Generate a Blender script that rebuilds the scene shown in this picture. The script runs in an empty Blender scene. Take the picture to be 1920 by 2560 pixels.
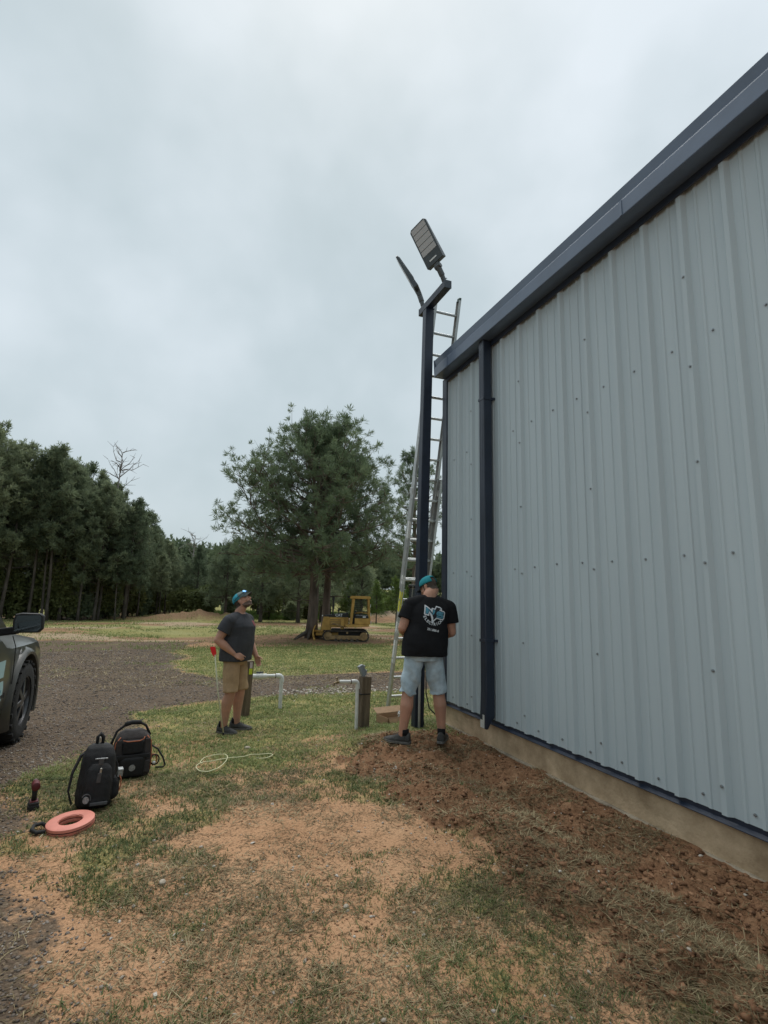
import bpy, bmesh, math, random
import numpy as np
from mathutils import Vector, Matrix, Euler
from mathutils.bvhtree import BVHTree

scene = bpy.context.scene
COL = scene.collection
R_ = math.radians

# ------------------------------------------------------------------ camera
HC = 1.5887
CAM_R = Matrix(((0.934235, 0.080312, 0.347499), (-0.355847, 0.144185, 0.923355), (0.024052, -0.986286, 0.163282)))
F_PX = 1300.0
cam_data = bpy.data.cameras.new('camera')
cam = bpy.data.objects.new('camera', cam_data)
COL.objects.link(cam)
cam_data.sensor_fit = 'VERTICAL'
cam_data.sensor_height = 24.0
cam_data.lens = 24.0 * F_PX / 2560.0
cam_data.clip_start = 0.05
cam_data.clip_end = 3000.0
_c = [CAM_R.col[0].copy(), -CAM_R.col[1].copy(), -CAM_R.col[2].copy()]
_m = Matrix((_c[0], _c[1], _c[2])).transposed().to_4x4()
_m.translation = Vector((0, 0, HC))
cam.matrix_world = _m
scene.camera = cam

# ------------------------------------------------------------------ sky (overcast) and sun
SUN_EL, SUN_AZ = R_(66), R_(12)          # hidden high behind the cloud deck, straight ahead
world = bpy.data.worlds.new('World')
scene.world = world
world.use_nodes = True
wn, wl = world.node_tree.nodes, world.node_tree.links
wn.clear()
w_out = wn.new('ShaderNodeOutputWorld')
w_mix = wn.new('ShaderNodeMixShader'); w_mix.inputs[0].default_value = 0.93
w_bg1 = wn.new('ShaderNodeBackground'); w_bg1.inputs[1].default_value = 0.07
w_sky = wn.new('ShaderNodeTexSky'); w_sky.sky_type = 'NISHITA'; w_sky.sun_disc = False
w_sky.sun_elevation = SUN_EL; w_sky.sun_rotation = SUN_AZ
w_sky.air_density = 1.5; w_sky.dust_density = 4.0
wl.new(w_sky.outputs[0], w_bg1.inputs[0])
w_bg2 = wn.new('ShaderNodeBackground'); w_bg2.inputs[1].default_value = 0.64
w_tc = wn.new('ShaderNodeTexCoord')
w_map = wn.new('ShaderNodeMapping'); w_map.inputs['Scale'].default_value = (1.0, 1.0, 1.1)
w_map.inputs['Location'].default_value = (2.0, 3.94, 4.46)
wl.new(w_tc.outputs['Generated'], w_map.inputs[0])
w_n1 = wn.new('ShaderNodeTexNoise'); w_n1.inputs['Scale'].default_value = 2.1
w_n1.inputs['Detail'].default_value = 4.0; w_n1.inputs['Roughness'].default_value = 0.48
w_n1.inputs['Distortion'].default_value = 0.15
wl.new(w_map.outputs[0], w_n1.inputs['Vector'])
w_n2 = wn.new('ShaderNodeTexNoise'); w_n2.inputs['Scale'].default_value = 5.5
w_n2.inputs['Detail'].default_value = 5.0; w_n2.inputs['Roughness'].default_value = 0.5
wl.new(w_map.outputs[0], w_n2.inputs['Vector'])
# broad glow of the cloud deck round the hidden sun
sd = Vector((math.cos(SUN_EL) * math.sin(SUN_AZ), math.cos(SUN_EL) * math.cos(SUN_AZ), math.sin(SUN_EL)))
w_dot = wn.new('ShaderNodeVectorMath'); w_dot.operation = 'DOT_PRODUCT'; w_dot.inputs[1].default_value = sd
wl.new(w_tc.outputs['Generated'], w_dot.inputs[0])
def wmath(op, a, b):
    m = wn.new('ShaderNodeMath'); m.operation = op
    for i, v in enumerate((a, b)):
        if isinstance(v, (int, float)): m.inputs[i].default_value = v
        else: wl.new(v, m.inputs[i])
    return m.outputs[0]
v = wmath('ADD', wmath('MULTIPLY', w_n1.outputs[0], 0.80), wmath('MULTIPLY', w_n2.outputs[0], 0.25))
v = wmath('ADD', v, wmath('MULTIPLY', w_dot.outputs['Value'], 0.20))
w_cr = wn.new('ShaderNodeValToRGB')
wl.new(v, w_cr.inputs[0])
e = w_cr.color_ramp.elements
e[0].position = 0.36; e[0].color = (0.420, 0.520, 0.545, 1)
e[1].position = 0.84; e[1].color = (0.775, 0.855, 0.915, 1)
m_ = e.new(0.60); m_.color = (0.570, 0.665, 0.710, 1)
wl.new(w_cr.outputs[0], w_bg2.inputs[0])
wl.new(w_bg1.outputs[0], w_mix.inputs[1]); wl.new(w_bg2.outputs[0], w_mix.inputs[2])
wl.new(w_mix.outputs[0], w_out.inputs[0])

sun_data = bpy.data.lights.new('sun', 'SUN')
sun_data.energy = 1.5; sun_data.angle = R_(50); sun_data.color = (1.0, 0.975, 0.94)
sun = bpy.data.objects.new('sun', sun_data); COL.objects.link(sun)
sun.rotation_euler = (-sd).to_track_quat('-Z', 'Y').to_euler()

scene.view_settings.view_transform = 'Standard'
scene.view_settings.look = 'None'
scene.view_settings.exposure = 0.65
scene.view_settings.gamma = 1.0
scene.view_settings.use_curve_mapping = False
scene.render.engine = 'CYCLES'
scene.cycles.use_denoising = True
scene.cycles.max_bounces = 5
scene.cycles.diffuse_bounces = 3
scene.cycles.glossy_bounces = 2
scene.cycles.transparent_max_bounces = 6

# ------------------------------------------------------------------ helpers
def tag(o, label=None, cat=None, group=None, kind=None):
    if label: o['label'] = label
    if cat: o['category'] = cat
    if group: o['group'] = group
    if kind: o['kind'] = kind
    return o

def empty(name, loc=(0, 0, 0), rz=0.0, label=None, cat=None, group=None):
    o = bpy.data.objects.new(name, None); COL.objects.link(o)
    o.empty_display_size = 0.2
    o.location = loc; o.rotation_euler = (0, 0, rz)
    return tag(o, label, cat, group)

def link(name, me, parent=None, mats=()):
    o = bpy.data.objects.new(name, me); COL.objects.link(o)
    for m in mats: me.materials.append(m)
    if parent is not None: o.parent = parent
    return o

def copy_tree(o, parent=None):
    c = o.copy(); COL.objects.link(c); c.parent = parent
    for ch in list(o.children): copy_tree(ch, c)
    return c

def np_mesh(name, V, F):
    """mesh from numpy verts and an (n,3) or (n,4) face array"""
    V = np.asarray(V, np.float32); F = np.asarray(F, np.int32)
    me = bpy.data.meshes.new(name)
    k = F.shape[1]
    me.vertices.add(len(V)); me.vertices.foreach_set('co', V.ravel())
    me.loops.add(F.size); me.loops.foreach_set('vertex_index', F.ravel())
    me.polygons.add(len(F))
    me.polygons.foreach_set('loop_start', np.arange(0, F.size, k, dtype=np.int32))
    me.polygons.foreach_set('loop_total', np.full(len(F), k, np.int32))
    me.update(calc_edges=True); me.validate()
    return me

def smooth(me):
    me.polygons.foreach_set('use_smooth', np.ones(len(me.polygons), bool)); me.update()

class MB:
    """collects shapes into one mesh"""
    def __init__(s): s.v = []; s.f = []; s.mi = []; s.cur = 0
    def add(s, vs, fs):
        b = len(s.v); s.v += [tuple(v) for v in vs]
        for f in fs: s.f.append([b + i for i in f]); s.mi.append(s.cur)
        return s
    def box(s, c, d, rot=None):
        c = Vector(c); M = (rot if isinstance(rot, Matrix) else Euler(rot).to_matrix()) if rot is not None else Matrix.Identity(3)
        h = Vector(d) / 2
        vs = [c + M @ Vector((x * h.x, y * h.y, z * h.z)) for x in (-1, 1) for y in (-1, 1) for z in (-1, 1)]
        return s.add(vs, [(0, 1, 3, 2), (4, 6, 7, 5), (0, 4, 5, 1), (2, 3, 7, 6), (0, 2, 6, 4), (1, 5, 7, 3)])
    def bar(s, a, b, w, h, up=(0, 0, 1)):
        a, b = Vector(a), Vector(b); d = (b - a); L = d.length; d.normalize()
        upv = Vector(up)
        if abs(d.dot(upv)) > .98: upv = Vector((1, 0, 0))
        x = d.cross(upv).normalized(); z = x.cross(d)
        return s.box((a + b) / 2, (w, L, h), Matrix((x, d, z)).transposed())
    def rings(s, rings, cap=True, closed=True):
        n = len(rings[0]); vs = [p for r in rings for p in r]; fs = []
        for i in range(len(rings) - 1):
            for j in range(n if closed else n - 1):
                k = (j + 1) % n
                fs.append((i * n + j, i * n + k, (i + 1) * n + k, (i + 1) * n + j))
        if cap and closed:
            fs.append(tuple(range(n - 1, -1, -1))); fs.append(tuple((len(rings) - 1) * n + j for j in range(n)))
        return s.add(vs, fs)
    def tube(s, pts, r, n=10, cap=True, closed_path=False):
        pts = [Vector(p) for p in pts]
        rs = r if isinstance(r, (list, tuple)) else [r] * len(pts)
        rings = []; up = None
        for i, p in enumerate(pts):
            if closed_path: d = pts[(i + 1) % len(pts)] - pts[i - 1]
            else: d = pts[min(i + 1, len(pts) - 1)] - pts[max(i - 1, 0)]
            d.normalize()
            if up is None:
                up = Vector((0, 0, 1)) if abs(d.z) < .9 else Vector((1, 0, 0))
            x = d.cross(up).normalized(); up = x.cross(d).normalized()
            rings.append([p + (x * math.cos(t) + up * math.sin(t)) * rs[i] for t in (2 * math.pi * k / n for k in range(n))])
        if closed_path: rings.append(rings[0]); return s.rings(rings, cap=False)
        return s.rings(rings, cap=cap)
    def cyl(s, a, b, r, n=20, r2=None): return s.tube([a, b], [r, r if r2 is None else r2], n)
    def prism(s, poly, axis, lo, hi):
        """poly in the plane of the two other axes, extruded along axis"""
        def mk(u, v, w): return {0: (w, u, v), 1: (u, w, v), 2: (u, v, w)}[axis]
        n = len(poly)
        vs = [mk(u, v, lo) for u, v in poly] + [mk(u, v, hi) for u, v in poly]
        fs = [tuple(range(n - 1, -1, -1)), tuple(range(n, 2 * n))] + [(i, (i + 1) % n, n + (i + 1) % n, n + i) for i in range(n)]
        return s.add(vs, fs)
    def ell(s, c, r, M=None, n=14, m=10):
        c = Vector(c); M = M or Matrix.Identity(3); rings = []
        for i in range(1, m):
            t = math.pi * i / m
            rings.append([c + M @ Vector((r[0] * math.sin(t) * math.cos(a), r[1] * math.sin(t) * math.sin(a), r[2] * math.cos(t))) for a in (2 * math.pi * k / n for k in range(n))])
        b = len(s.v)
        s.rings(rings, cap=False)
        s.v += [tuple(c + M @ Vector((0, 0, r[2]))), tuple(c + M @ Vector((0, 0, -r[2])))]
        t, u = len(s.v) - 2, len(s.v) - 1; L = b + (m - 2) * n
        for k in range(n):
            s.f.append([t, b + (k + 1) % n, b + k]); s.mi.append(s.cur)
            s.f.append([u, L + k, L + (k + 1) % n]); s.mi.append(s.cur)
        return s
    def caps(s, p0, p1, r0, r1, n=12):
        p0, p1 = Vector(p0), Vector(p1); d = p1 - p0; L = d.length
        d = d / L if L > 1e-6 else Vector((0, 0, 1)); pts = []; rs = []
        for t in (-88, -60, -30, 0): pts.append(p0 + d * r0 * math.sin(R_(t))); rs.append(r0 * math.cos(R_(t)))
        for t in (0, 30, 60, 88): pts.append(p1 + d * r1 * math.sin(R_(t))); rs.append(r1 * math.cos(R_(t)))
        if L > 1e-6: return s.tube(pts, rs, n)
        return s.ell(p0, (r0,) * 3)
    def mesh(s, name, shade=False):
        me = bpy.data.meshes.new(name); me.from_pydata(s.v, [], s.f)
        me.polygons.foreach_set('material_index', s.mi)
        bm = bmesh.new(); bm.from_mesh(me); bmesh.ops.recalc_face_normals(bm, faces=bm.faces[:]); bm.to_mesh(me); bm.free()
        if shade: smooth(me)
        me.update(); return me
    def build(s, name, mats, parent=None, shade=False, bevel=0, seg=2, auto=None):
        if not isinstance(mats, (list, tuple)): mats = [mats]
        o = link(name, s.mesh(name, shade), parent, mats)
        if bevel:
            m = o.modifiers.new('bevel', 'BEVEL'); m.width = bevel; m.segments = seg; m.limit_method = 'ANGLE'; m.angle_limit = R_(40)
        if auto: auto_smooth(o, auto)
        return o

def auto_smooth(o, deg=35):
    me = o.data; smooth(me)
    bm = bmesh.new(); bm.from_mesh(me)
    for e_ in bm.edges:
        if len(e_.link_faces) == 2 and e_.calc_face_angle(0) > R_(deg): e_.smooth = False
    bm.to_mesh(me); bm.free()

# ------------------------------------------------------------------ materials
def mat(name, col, rough=.7, metal=0.0, var=.18, scale=6.0, bump=0.0, bscale=40.0, spec=.5, coat=0.0, col2=None, detail=5, stretch=None, trans=0.0, rvar=0.0):
    m = bpy.data.materials.new(name); m.use_nodes = True
    n, l = m.node_tree.nodes, m.node_tree.links
    b = n['Principled BSDF']
    b.inputs['Roughness'].default_value = rough; b.inputs['Metallic'].default_value = metal
    b.inputs['Specular IOR Level'].default_value = spec
    b.inputs['Coat Weight'].default_value = coat; b.inputs['Coat Roughness'].default_value = .12
    tc = n.new('ShaderNodeTexCoord'); src = tc.outputs['Object']
    if stretch:
        mp = n.new('ShaderNodeMapping'); mp.inputs['Scale'].default_value = stretch; l.new(src, mp.inputs[0]); src = mp.outputs[0]
    nz = n.new('ShaderNodeTexNoise'); nz.inputs['Scale'].default_value = scale; nz.inputs['Detail'].default_value = detail
    nz.inputs['Roughness'].default_value = .6
    l.new(src, nz.inputs['Vector'])
    cr = n.new('ShaderNodeValToRGB'); l.new(nz.outputs[0], cr.inputs[0])
    c1 = [max(0, c * (1 - var)) for c in col]; c2 = col2 or [min(1, c * (1 + var)) for c in col]
    cr.color_ramp.elements[0].position = .32; cr.color_ramp.elements[0].color = (*c1, 1)
    cr.color_ramp.elements[1].position = .68; cr.color_ramp.elements[1].color = (*c2, 1)
    l.new(cr.outputs[0], b.inputs['Base Color'])
    if rvar:
        mr = n.new('ShaderNodeMapRange'); mr.inputs['To Min'].default_value = rough - rvar; mr.inputs['To Max'].default_value = rough + rvar
        l.new(nz.outputs[0], mr.inputs[0]); l.new(mr.outputs[0], b.inputs['Roughness'])
    if bump:
        n2 = n.new('ShaderNodeTexNoise'); n2.inputs['Scale'].default_value = bscale; n2.inputs['Detail'].default_value = 4
        l.new(src, n2.inputs['Vector'])
        bp = n.new('ShaderNodeBump'); bp.inputs['Strength'].default_value = min(1, bump); bp.inputs['Distance'].default_value = .02
        l.new(n2.outputs[0], bp.inputs['Height']); l.new(bp.outputs[0], b.inputs['Normal'])
    if trans:
        tr = n.new('ShaderNodeBsdfTranslucent'); l.new(cr.outputs[0], tr.inputs[0])
        mx = n.new('ShaderNodeMixShader'); mx.inputs[0].default_value = trans
        l.new(b.outputs[0], mx.inputs[1]); l.new(tr.outputs[0], mx.inputs[2])
        l.new(mx.outputs[0], n['Material Output'].inputs[0])
    return m

# ------------------------------------------------------------------ noise and ground shape
def _hash(i, j, s):
    h = (i * 374761393 + j * 668265263 + s * 1442695041) & 0xFFFFFFFF
    h = ((h ^ (h >> 13)) * 1274126177) & 0xFFFFFFFF
    return ((h ^ (h >> 16)) & 0xFFFF) / 65535.0
def vnoise(x, y, s=0):
    x = np.asarray(x, float); y = np.asarray(y, float)
    i = np.floor(x).astype(np.int64); j = np.floor(y).astype(np.int64)
    u = x - i; v_ = y - j; u = u * u * (3 - 2 * u); v_ = v_ * v_ * (3 - 2 * v_)
    a = _hash(i, j, s); b = _hash(i + 1, j, s); c = _hash(i, j + 1, s); d = _hash(i + 1, j + 1, s)
    return (a * (1 - u) + b * u) * (1 - v_) + (c * (1 - u) + d * u) * v_
def fbm(x, y, s=0, o=4, g=.5):
    r = 0; a = 1; t = 0
    for k in range(o):
        r = r + a * vnoise(np.asarray(x) * 2 ** k, np.asarray(y) * 2 ** k, s + k * 17); t += a; a *= g
    return r / t
def sst(a, b, x):
    t = np.clip((np.asarray(x, float) - a) / (b - a), 0, 1); return t * t * (3 - 2 * t)

_ys = np.arange(-60, 500, .25)
_zs = np.interp(_ys, [-60, 2.5, 5, 6.5, 8, 12, 20, 30, 60, 100, 500], [0, 0, -.035, -.11, -.19, -.335, -.60, -.88, -1.30, -1.45, -1.45])
_k = np.exp(-np.linspace(-2, 2, 9) ** 2); _k /= _k.sum()
_zs = np.convolve(np.pad(_zs, 4, 'edge'), _k, 'valid')
WX = 3.2963          # plane of the metal wall
YC = 6.36            # building corner
def dug(x, y):
    """1 inside the freshly dug strip beside the wall"""
    xe = np.interp(y, [1.2, 1.7, 2.3, 3.2, 4.1, 5.0, 5.7], [2.1, 2.0, 1.9, 1.78, 1.75, 1.68, 1.85])
    xe = xe + (fbm(np.asarray(x) * 2.6, np.asarray(y) * 2.6, 5, 5, .6) - .5) * 1.0
    return sst(-.12, .18, np.asarray(x) - xe) * (1 - sst(5.5, 6.3, np.asarray(y) + (fbm(np.asarray(x) * 1.7, np.asarray(y) * 1.7, 9) - .5) * .8)) * (1 - sst(4.0, 5.0, x))
def H(x, y):
    x = np.asarray(x, float); y = np.asarray(y, float)
    z = np.interp(y, _ys, _zs)
    k = sst(1.3, 2.6, x) * (1 - sst(6.2, 7.4, y)) * (1 - sst(20, 40, x))
    z = z * (1 - k)
    z = z + .085 * np.exp(-(((x - 2.55) / .6) ** 2 + ((y - 5.55) / .55) ** 2)) + .07 * np.exp(-(((x - 2.0) / .3) ** 2 + ((y - 5.65) / .4) ** 2))
    d = dug(x, y) * (1 - .8 * sst(2.92, 3.2, x))
    spoil = .075 * np.exp(-((x - 2.2) / .28) ** 2) - .085 * np.exp(-((x - 2.72) / .13) ** 2)
    z = z + d * spoil * (1 - sst(4.6, 5.4, y)) * (.5 + fbm(x * 1.3, y * 1.3, 31))
    z = z + d * ((fbm(x * 5, y * 5, 3, 5, .66) - .5) * .19)
    near = 1 - sst(9, 16, y)
    z = z + near * ((fbm(x * 1.6, y * 1.6, 11, 3) - .5) * .05 + (fbm(x * 9, y * 9, 12, 3) - .5) * .02) * (1 - .6 * d)
    far = sst(14, 40, y)
    z = z + far * (fbm(x * .12, y * .12, 21, 3) - .5) * .5
    # low dirt bank in front of the far wood, and a sand heap
    z = z + 1.0 * np.exp(-np.abs((x - .8 - (y - 60) * .5) / 5.2) ** 3 - np.abs((y - 61) / 2.4) ** 3) * (.25 + 1.3 * fbm(x * .55, y * .55, 41, 4, .6))
    z = z + 1.3 * np.exp(-(((x - 27) / 5.5) ** 2 + ((y - 66) / 3.0) ** 2))
    # root flare swell of the big pine
    z = z + .22 * np.exp(-(((x - 7.0) / 1.1) ** 2 + ((y - 30) / .9) ** 2))
    z = z + sst(110, 240, y) * 7 + sst(-25, -70, x) * 2 * sst(30, 60, y)
    return z
def gz(x, y): return float(H(x, y))
# ------------------------------------------------------------------ ground
def masks(x, y):
    x = np.asarray(x, float); y = np.asarray(y, float)
    n1 = fbm(x * 1.1, y * 1.1, 51, 4); n2 = fbm(x * 3.3, y * 3.3, 52, 3); nb = fbm(x * .35, y * .35, 53, 3)
    xe = np.interp(y, [1, 2.5, 2.9, 3.4, 4.1, 4.84, 5.72, 7.06, 8.27, 9.68, 10.3, 10.6, 13.2, 13.5, 15, 22, 29.5, 31],
                   [-.46, -.48, -.52, -.64, -.95, -1.0, -.93, -.76, -.53, -.1, 1, 30, 30, 1, .05, -.1, .6, .6])
    w = .25 + .02 * y
    grav = sst(w, -w, x - xe + (n1 - .5) * (1.0 + .03 * y)) * (1 - sst(30, 31.5, y + (nb - .5) * 2))
    dg = dug(x, y)
    g = np.zeros_like(x)
    lawn1 = sst(4.7, 6.6, y + (n1 - .5) * 2.2) * (1 - sst(9.9, 10.7, y + (n1 - .5) * .8))
    lawn2 = sst(13.1, 13.9, y + (n1 - .5) * 1.0) * (1 - sst(24, 27.5, y + (nb - .5) * 4))
    g = np.maximum(lawn1 * (.62 + .75 * (n1 - .3)), lawn2 * (.68 + .6 * (n1 - .4)))
    fore = sst(.37, .64, n1 * .5 + n2 * .5) * .82 * (1 - sst(5.5, 6.5, y)) * sst(1.2, 1.6, y) * (.55 + .45 * sst(2.6, 3.6, y + .5 * (n1 - .5)))
    for cx, cy, rx, ry, a in ((1.60, 2.72, .26, .30, 1.25), (1.50, 2.2, .30, .34, 1.2), (.25, 4.32, .32, .2, .9), (-.3, 3.95, .34, .28, 1.0), (.17, 2.97, .13, .12, 1.0),
                              (-.06, 2.86, .10, .10, 1.0), (1.4, 4.62, .35, .25, .6), (2.65, 4.25, .2, .25, .8), (-.6, 4.9, .45, .7, .9), (.3, 5.1, .8, .5, .8),
                              (1.95, 3.35, .25, .35, .45), (-.15, 3.5, .22, .2, .7), (.55, 3.1, .2, .2, .4), (2.1, 1.75, .25, .3, .8), (2.2, 3.3, .2, .3, .5)):
        fore = np.maximum(fore, a * np.exp(-(((x - cx) / rx) ** 2 + ((y - cy) / ry) ** 2)) * (.15 + 1.35 * n2))
    bare = 0
    for cx, cy, rx, ry in ((.62, 4.12, .42, .26), (-.25, 2.75, .26, .2), (.8, 2.7, .5, .35), (.6, 3.55, .3, .2), (1.25, 3.1, .25, .25)):
        bare = np.maximum(bare, np.exp(-(((x - cx) / rx) ** 2 + ((y - cy) / ry) ** 2)))
    g = np.maximum(g, fore * (1 - .6 * bare))
    farg = sst(.36, .56, fbm(x * .09, y * .22, 61, 3)) * sst(31, 36, y) * .8 * (1 - np.exp(-(((x + .2 - (y - 60) * .5) / 6.0) ** 2 + ((y - 61) / 3.5) ** 2))) + sst(80, 95, y)
    g = np.maximum(g, farg)
    g = g * (1 - grav * .93) * (1 - dg * .8)
    g = np.maximum(g, grav * sst(.60, .72, n1) * .4)
    sand = sst(.47, .68, fbm(x * .16, y * .6, 71, 3)) * sst(29, 32.5, y) * (1 - sst(58, 75, y))
    sand = np.maximum(sand, .85 * np.exp(-(((x + 1.0 - (y - 19) * .12) / .9) ** 2 + ((y - 19.5) / 4.5) ** 2)) * sst(.35, .6, fbm(x * .9, y * .4, 73, 3)))
    sand = np.maximum(sand, np.exp(-(((x - 27) / 5.5) ** 2 + ((y - 66) / 3.2) ** 2)))
    sand = np.maximum(sand, .8 * np.exp(-(((x - 5.2) / 1.3) ** 2 + ((y - 16.0) / 1.0) ** 2)))
    lit = np.exp(-(((x - 8) / 6.5) ** 2 + ((y - 28.5) / 3.4) ** 2)) * .9 + sst(50, 58, y + x * .3) * (1 - sst(2, 6, x)) * .8
    bank = np.clip(1.6 * np.exp(-(((x + .2 - (y - 60) * .5) / 6.5) ** 2 + ((y - 61) / 4.0) ** 2)), 0, 1)
    lit = np.maximum(np.maximum(lit, bank), .62 * sst(26, 30, y)); sand = sand * (1 - bank)
    return dict(grass=np.clip(g, 0, 1), gravel=np.clip(grav, 0, 1), dug=np.clip(dg, 0, 1), sand=np.clip(sand, 0, 1), litter=np.clip(lit, 0, 1), n2=n2)

def axis(lo, hi, step, a, b, f=1.075):
    c = list(np.arange(lo, hi + 1e-6, step)); s = step
    while c[-1] < b: s *= f; c.append(c[-1] + s)
    s = step
    while c[0] > a: s *= f; c.insert(0, c[0] - s)
    return np.array(c)
gx = axis(-1.35, 3.36, .0225, -420, 420); gy = axis(1.25, 6.9, .0225, -60, 480)
GX, GY = np.meshgrid(gx, gy)
GZ = H(GX, GY)
nx, ny = len(gx), len(gy)
V = np.stack([GX.ravel(), GY.ravel(), GZ.ravel()], 1)
idx = np.arange(nx * ny).reshape(ny, nx)
Fq = np.stack([idx[:-1, :-1].ravel(), idx[:-1, 1:].ravel(), idx[1:, 1:].ravel(), idx[1:, :-1].ravel()], 1)
g_me = np_mesh('ground', V, Fq); smooth(g_me)
MK = masks(V[:, 0], V[:, 1])
for nm_ in ('grass', 'gravel', 'dug', 'sand', 'litter'):
    at_ = g_me.attributes.new('m_' + nm_, 'FLOAT', 'POINT'); at_.data.foreach_set('value', (MK[nm_] * (np.where(V[:, 1] < 5.3, .68, 1) if nm_ == 'grass' else 1)).astype(np.float32))

def ground_material():
    m = bpy.data.materials.new('ground_soil'); m.use_nodes = True
    n, l = m.node_tree.nodes, m.node_tree.links; b = n['Principled BSDF']
    b.inputs['Roughness'].default_value = .95; b.inputs['Specular IOR Level'].default_value = .15
    geo = n.new('ShaderNodeNewGeometry'); P = geo.outputs['Position']
    def noise(sc, det=5, rough=.6, dist=0.0):
        t = n.new('ShaderNodeTexNoise'); t.inputs['Scale'].default_value = sc; t.inputs['Detail'].default_value = det
        t.inputs['Roughness'].default_value = rough; t.inputs['Distortion'].default_value = dist; l.new(P, t.inputs['Vector']); return t.outputs[0]
    def ramp(v, stops):
        r = n.new('ShaderNodeValToRGB'); l.new(v, r.inputs[0]); el = r.color_ramp.elements
        while len(el) < len(stops): el.new(.5)
        for e_, (p, c) in zip(el, stops): e_.position = p; e_.color = (*c, 1)
        return r.outputs[0]
    def mix(f, a, c):
        x = n.new('ShaderNodeMix'); x.data_type = 'RGBA'
        if isinstance(f, (int, float)): x.inputs['Factor'].default_value = f
        else: l.new(f, x.inputs['Factor'])
        l.new(a, x.inputs['A']); l.new(c, x.inputs['B']); return x.outputs['Result']
    def math_(op, a, c):
        x = n.new('ShaderNodeMath'); x.operation = op; x.use_clamp = False
        for i, v_ in enumerate((a, c)):
            if isinstance(v_, (int, float)): x.inputs[i].default_value = v_
            else: l.new(v_, x.inputs[i])
        return x.outputs[0]
    def att(k):
        a = n.new('ShaderNodeAttribute'); a.attribute_name = 'm_' + k; return a.outputs['Fac']
    def rng(v, lo, hi):
        x = n.new('ShaderNodeMapRange'); x.interpolation_type = 'SMOOTHSTEP'; l.new(v, x.inputs[0])
        x.inputs[1].default_value = lo; x.inputs[2].default_value = hi; return x.outputs[0]
    nf = noise(90, 6, .7); nm = noise(14, 5, .65, .4); nl = noise(1.7, 4, .6); nxs = noise(320, 3, .6)
    dirt = ramp(nl, [(.30, (0.354, 0.190, 0.100)), (.50, (0.509, 0.288, 0.160)), (.72, (0.610, 0.385, 0.228))])
    dirt2 = ramp(nf, [(.30, (0.154, 0.082, 0.045)), (.48, (0.424, 0.244, 0.134)), (.70, (0.617, 0.398, 0.237))])
    dirt = mix(.45, dirt, dirt2)
    specks = rng(math_('ADD', noise(55, 4, .75), math_('MULTIPLY', math_('SUBTRACT', noise(6, 5, .7), .5), .45)), .51, .62)                      # dark crumbs and bits of thatch
    dirt = mix(math_('MULTIPLY', specks, .82), dirt, ramp(nm, [(.3, (.07, .048, .026)), (.7, (.135, .098, .05))]))
    clay = ramp(nm, [(.28, (.085, .047, .026)), (.48, (.205, .115, .064)), (.70, (.370, .225, .132))])
    clay = mix(.4, clay, ramp(nf, [(.32, (0.078, 0.038, 0.019)), (.66, (0.351, 0.172, 0.085))]))
    vor = n.new('ShaderNodeTexVoronoi'); vor.inputs['Scale'].default_value = 60; l.new(P, vor.inputs['Vector'])
    sep = n.new('ShaderNodeSeparateColor'); l.new(vor.outputs['Color'], sep.inputs[0])
    grav = ramp(sep.outputs[0], [(.0, (0.060, 0.041, 0.028)), (.45, (0.141, 0.098, 0.066)), (.80, (0.208, 0.148, 0.102)), (1.0, (0.381, 0.293, 0.210))])
    grav = mix(.45, grav, ramp(nf, [(.3, (0.050, 0.037, 0.026)), (.7, (0.184, 0.139, 0.098))]))
    grav = mix(.35, grav, ramp(nl, [(.3, (0.084, 0.061, 0.044)), (.7, (0.194, 0.145, 0.102))]))
    gs = ramp(nm, [(.28, (0.116, 0.133, 0.042)), (.5, (0.224, 0.246, 0.075)), (.72, (0.359, 0.348, 0.128))])
    gs = mix(.45, gs, ramp(nf, [(.3, (0.088, 0.102, 0.030)), (.7, (0.333, 0.340, 0.112))]))
    sand = ramp(nm, [(.3, (.24, .175, .110)), (.7, (.40, .305, .205))])
    lit = ramp(nm, [(.3, (0.131, 0.077, 0.043)), (.7, (0.244, 0.156, 0.088))])
    gr_m = att('grass'); gv = att('gravel'); dg = att('dug'); sd_ = att('sand'); lt = att('litter')
    jit = math_('ADD', math_('MULTIPLY', math_('SUBTRACT', nm, .5), .8), math_('MULTIPLY', math_('SUBTRACT', noise(.9, 6, .7), .5), .75))
    col = mix(rng(math_('ADD', lt, jit), .35, .7), dirt, lit)
    col = mix(rng(math_('ADD', sd_, jit), .3, .6), col, sand)
    col = mix(rng(math_('ADD', gv, jit), .35, .65), col, grav)
    col = mix(rng(math_('ADD', dg, math_('MULTIPLY', jit, .8)), .3, .62), col, clay)
    col = mix(math_('MULTIPLY', rng(math_('ADD', gr_m, jit), .25, .70), .72), col, gs)
    l.new(col, b.inputs['Base Color'])
    hgt = math_('ADD', math_('MULTIPLY', nf, .5), math_('MULTIPLY', nm, .8))
    hgt = math_('ADD', hgt, math_('MULTIPLY', math_('MULTIPLY', vor.outputs['Distance'], gv), -1.2))
    bp = n.new('ShaderNodeBump'); bp.inputs['Strength'].default_value = .8; bp.inputs['Distance'].default_value = .022
    l.new(hgt, bp.inputs['Height']); l.new(bp.outputs[0], b.inputs['Normal'])
    return m
ground = link('ground', g_me, None, [ground_material()])
tag(ground, 'reddish dirt yard with patchy grass and a gravel drive', None, None, 'structure')

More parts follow.
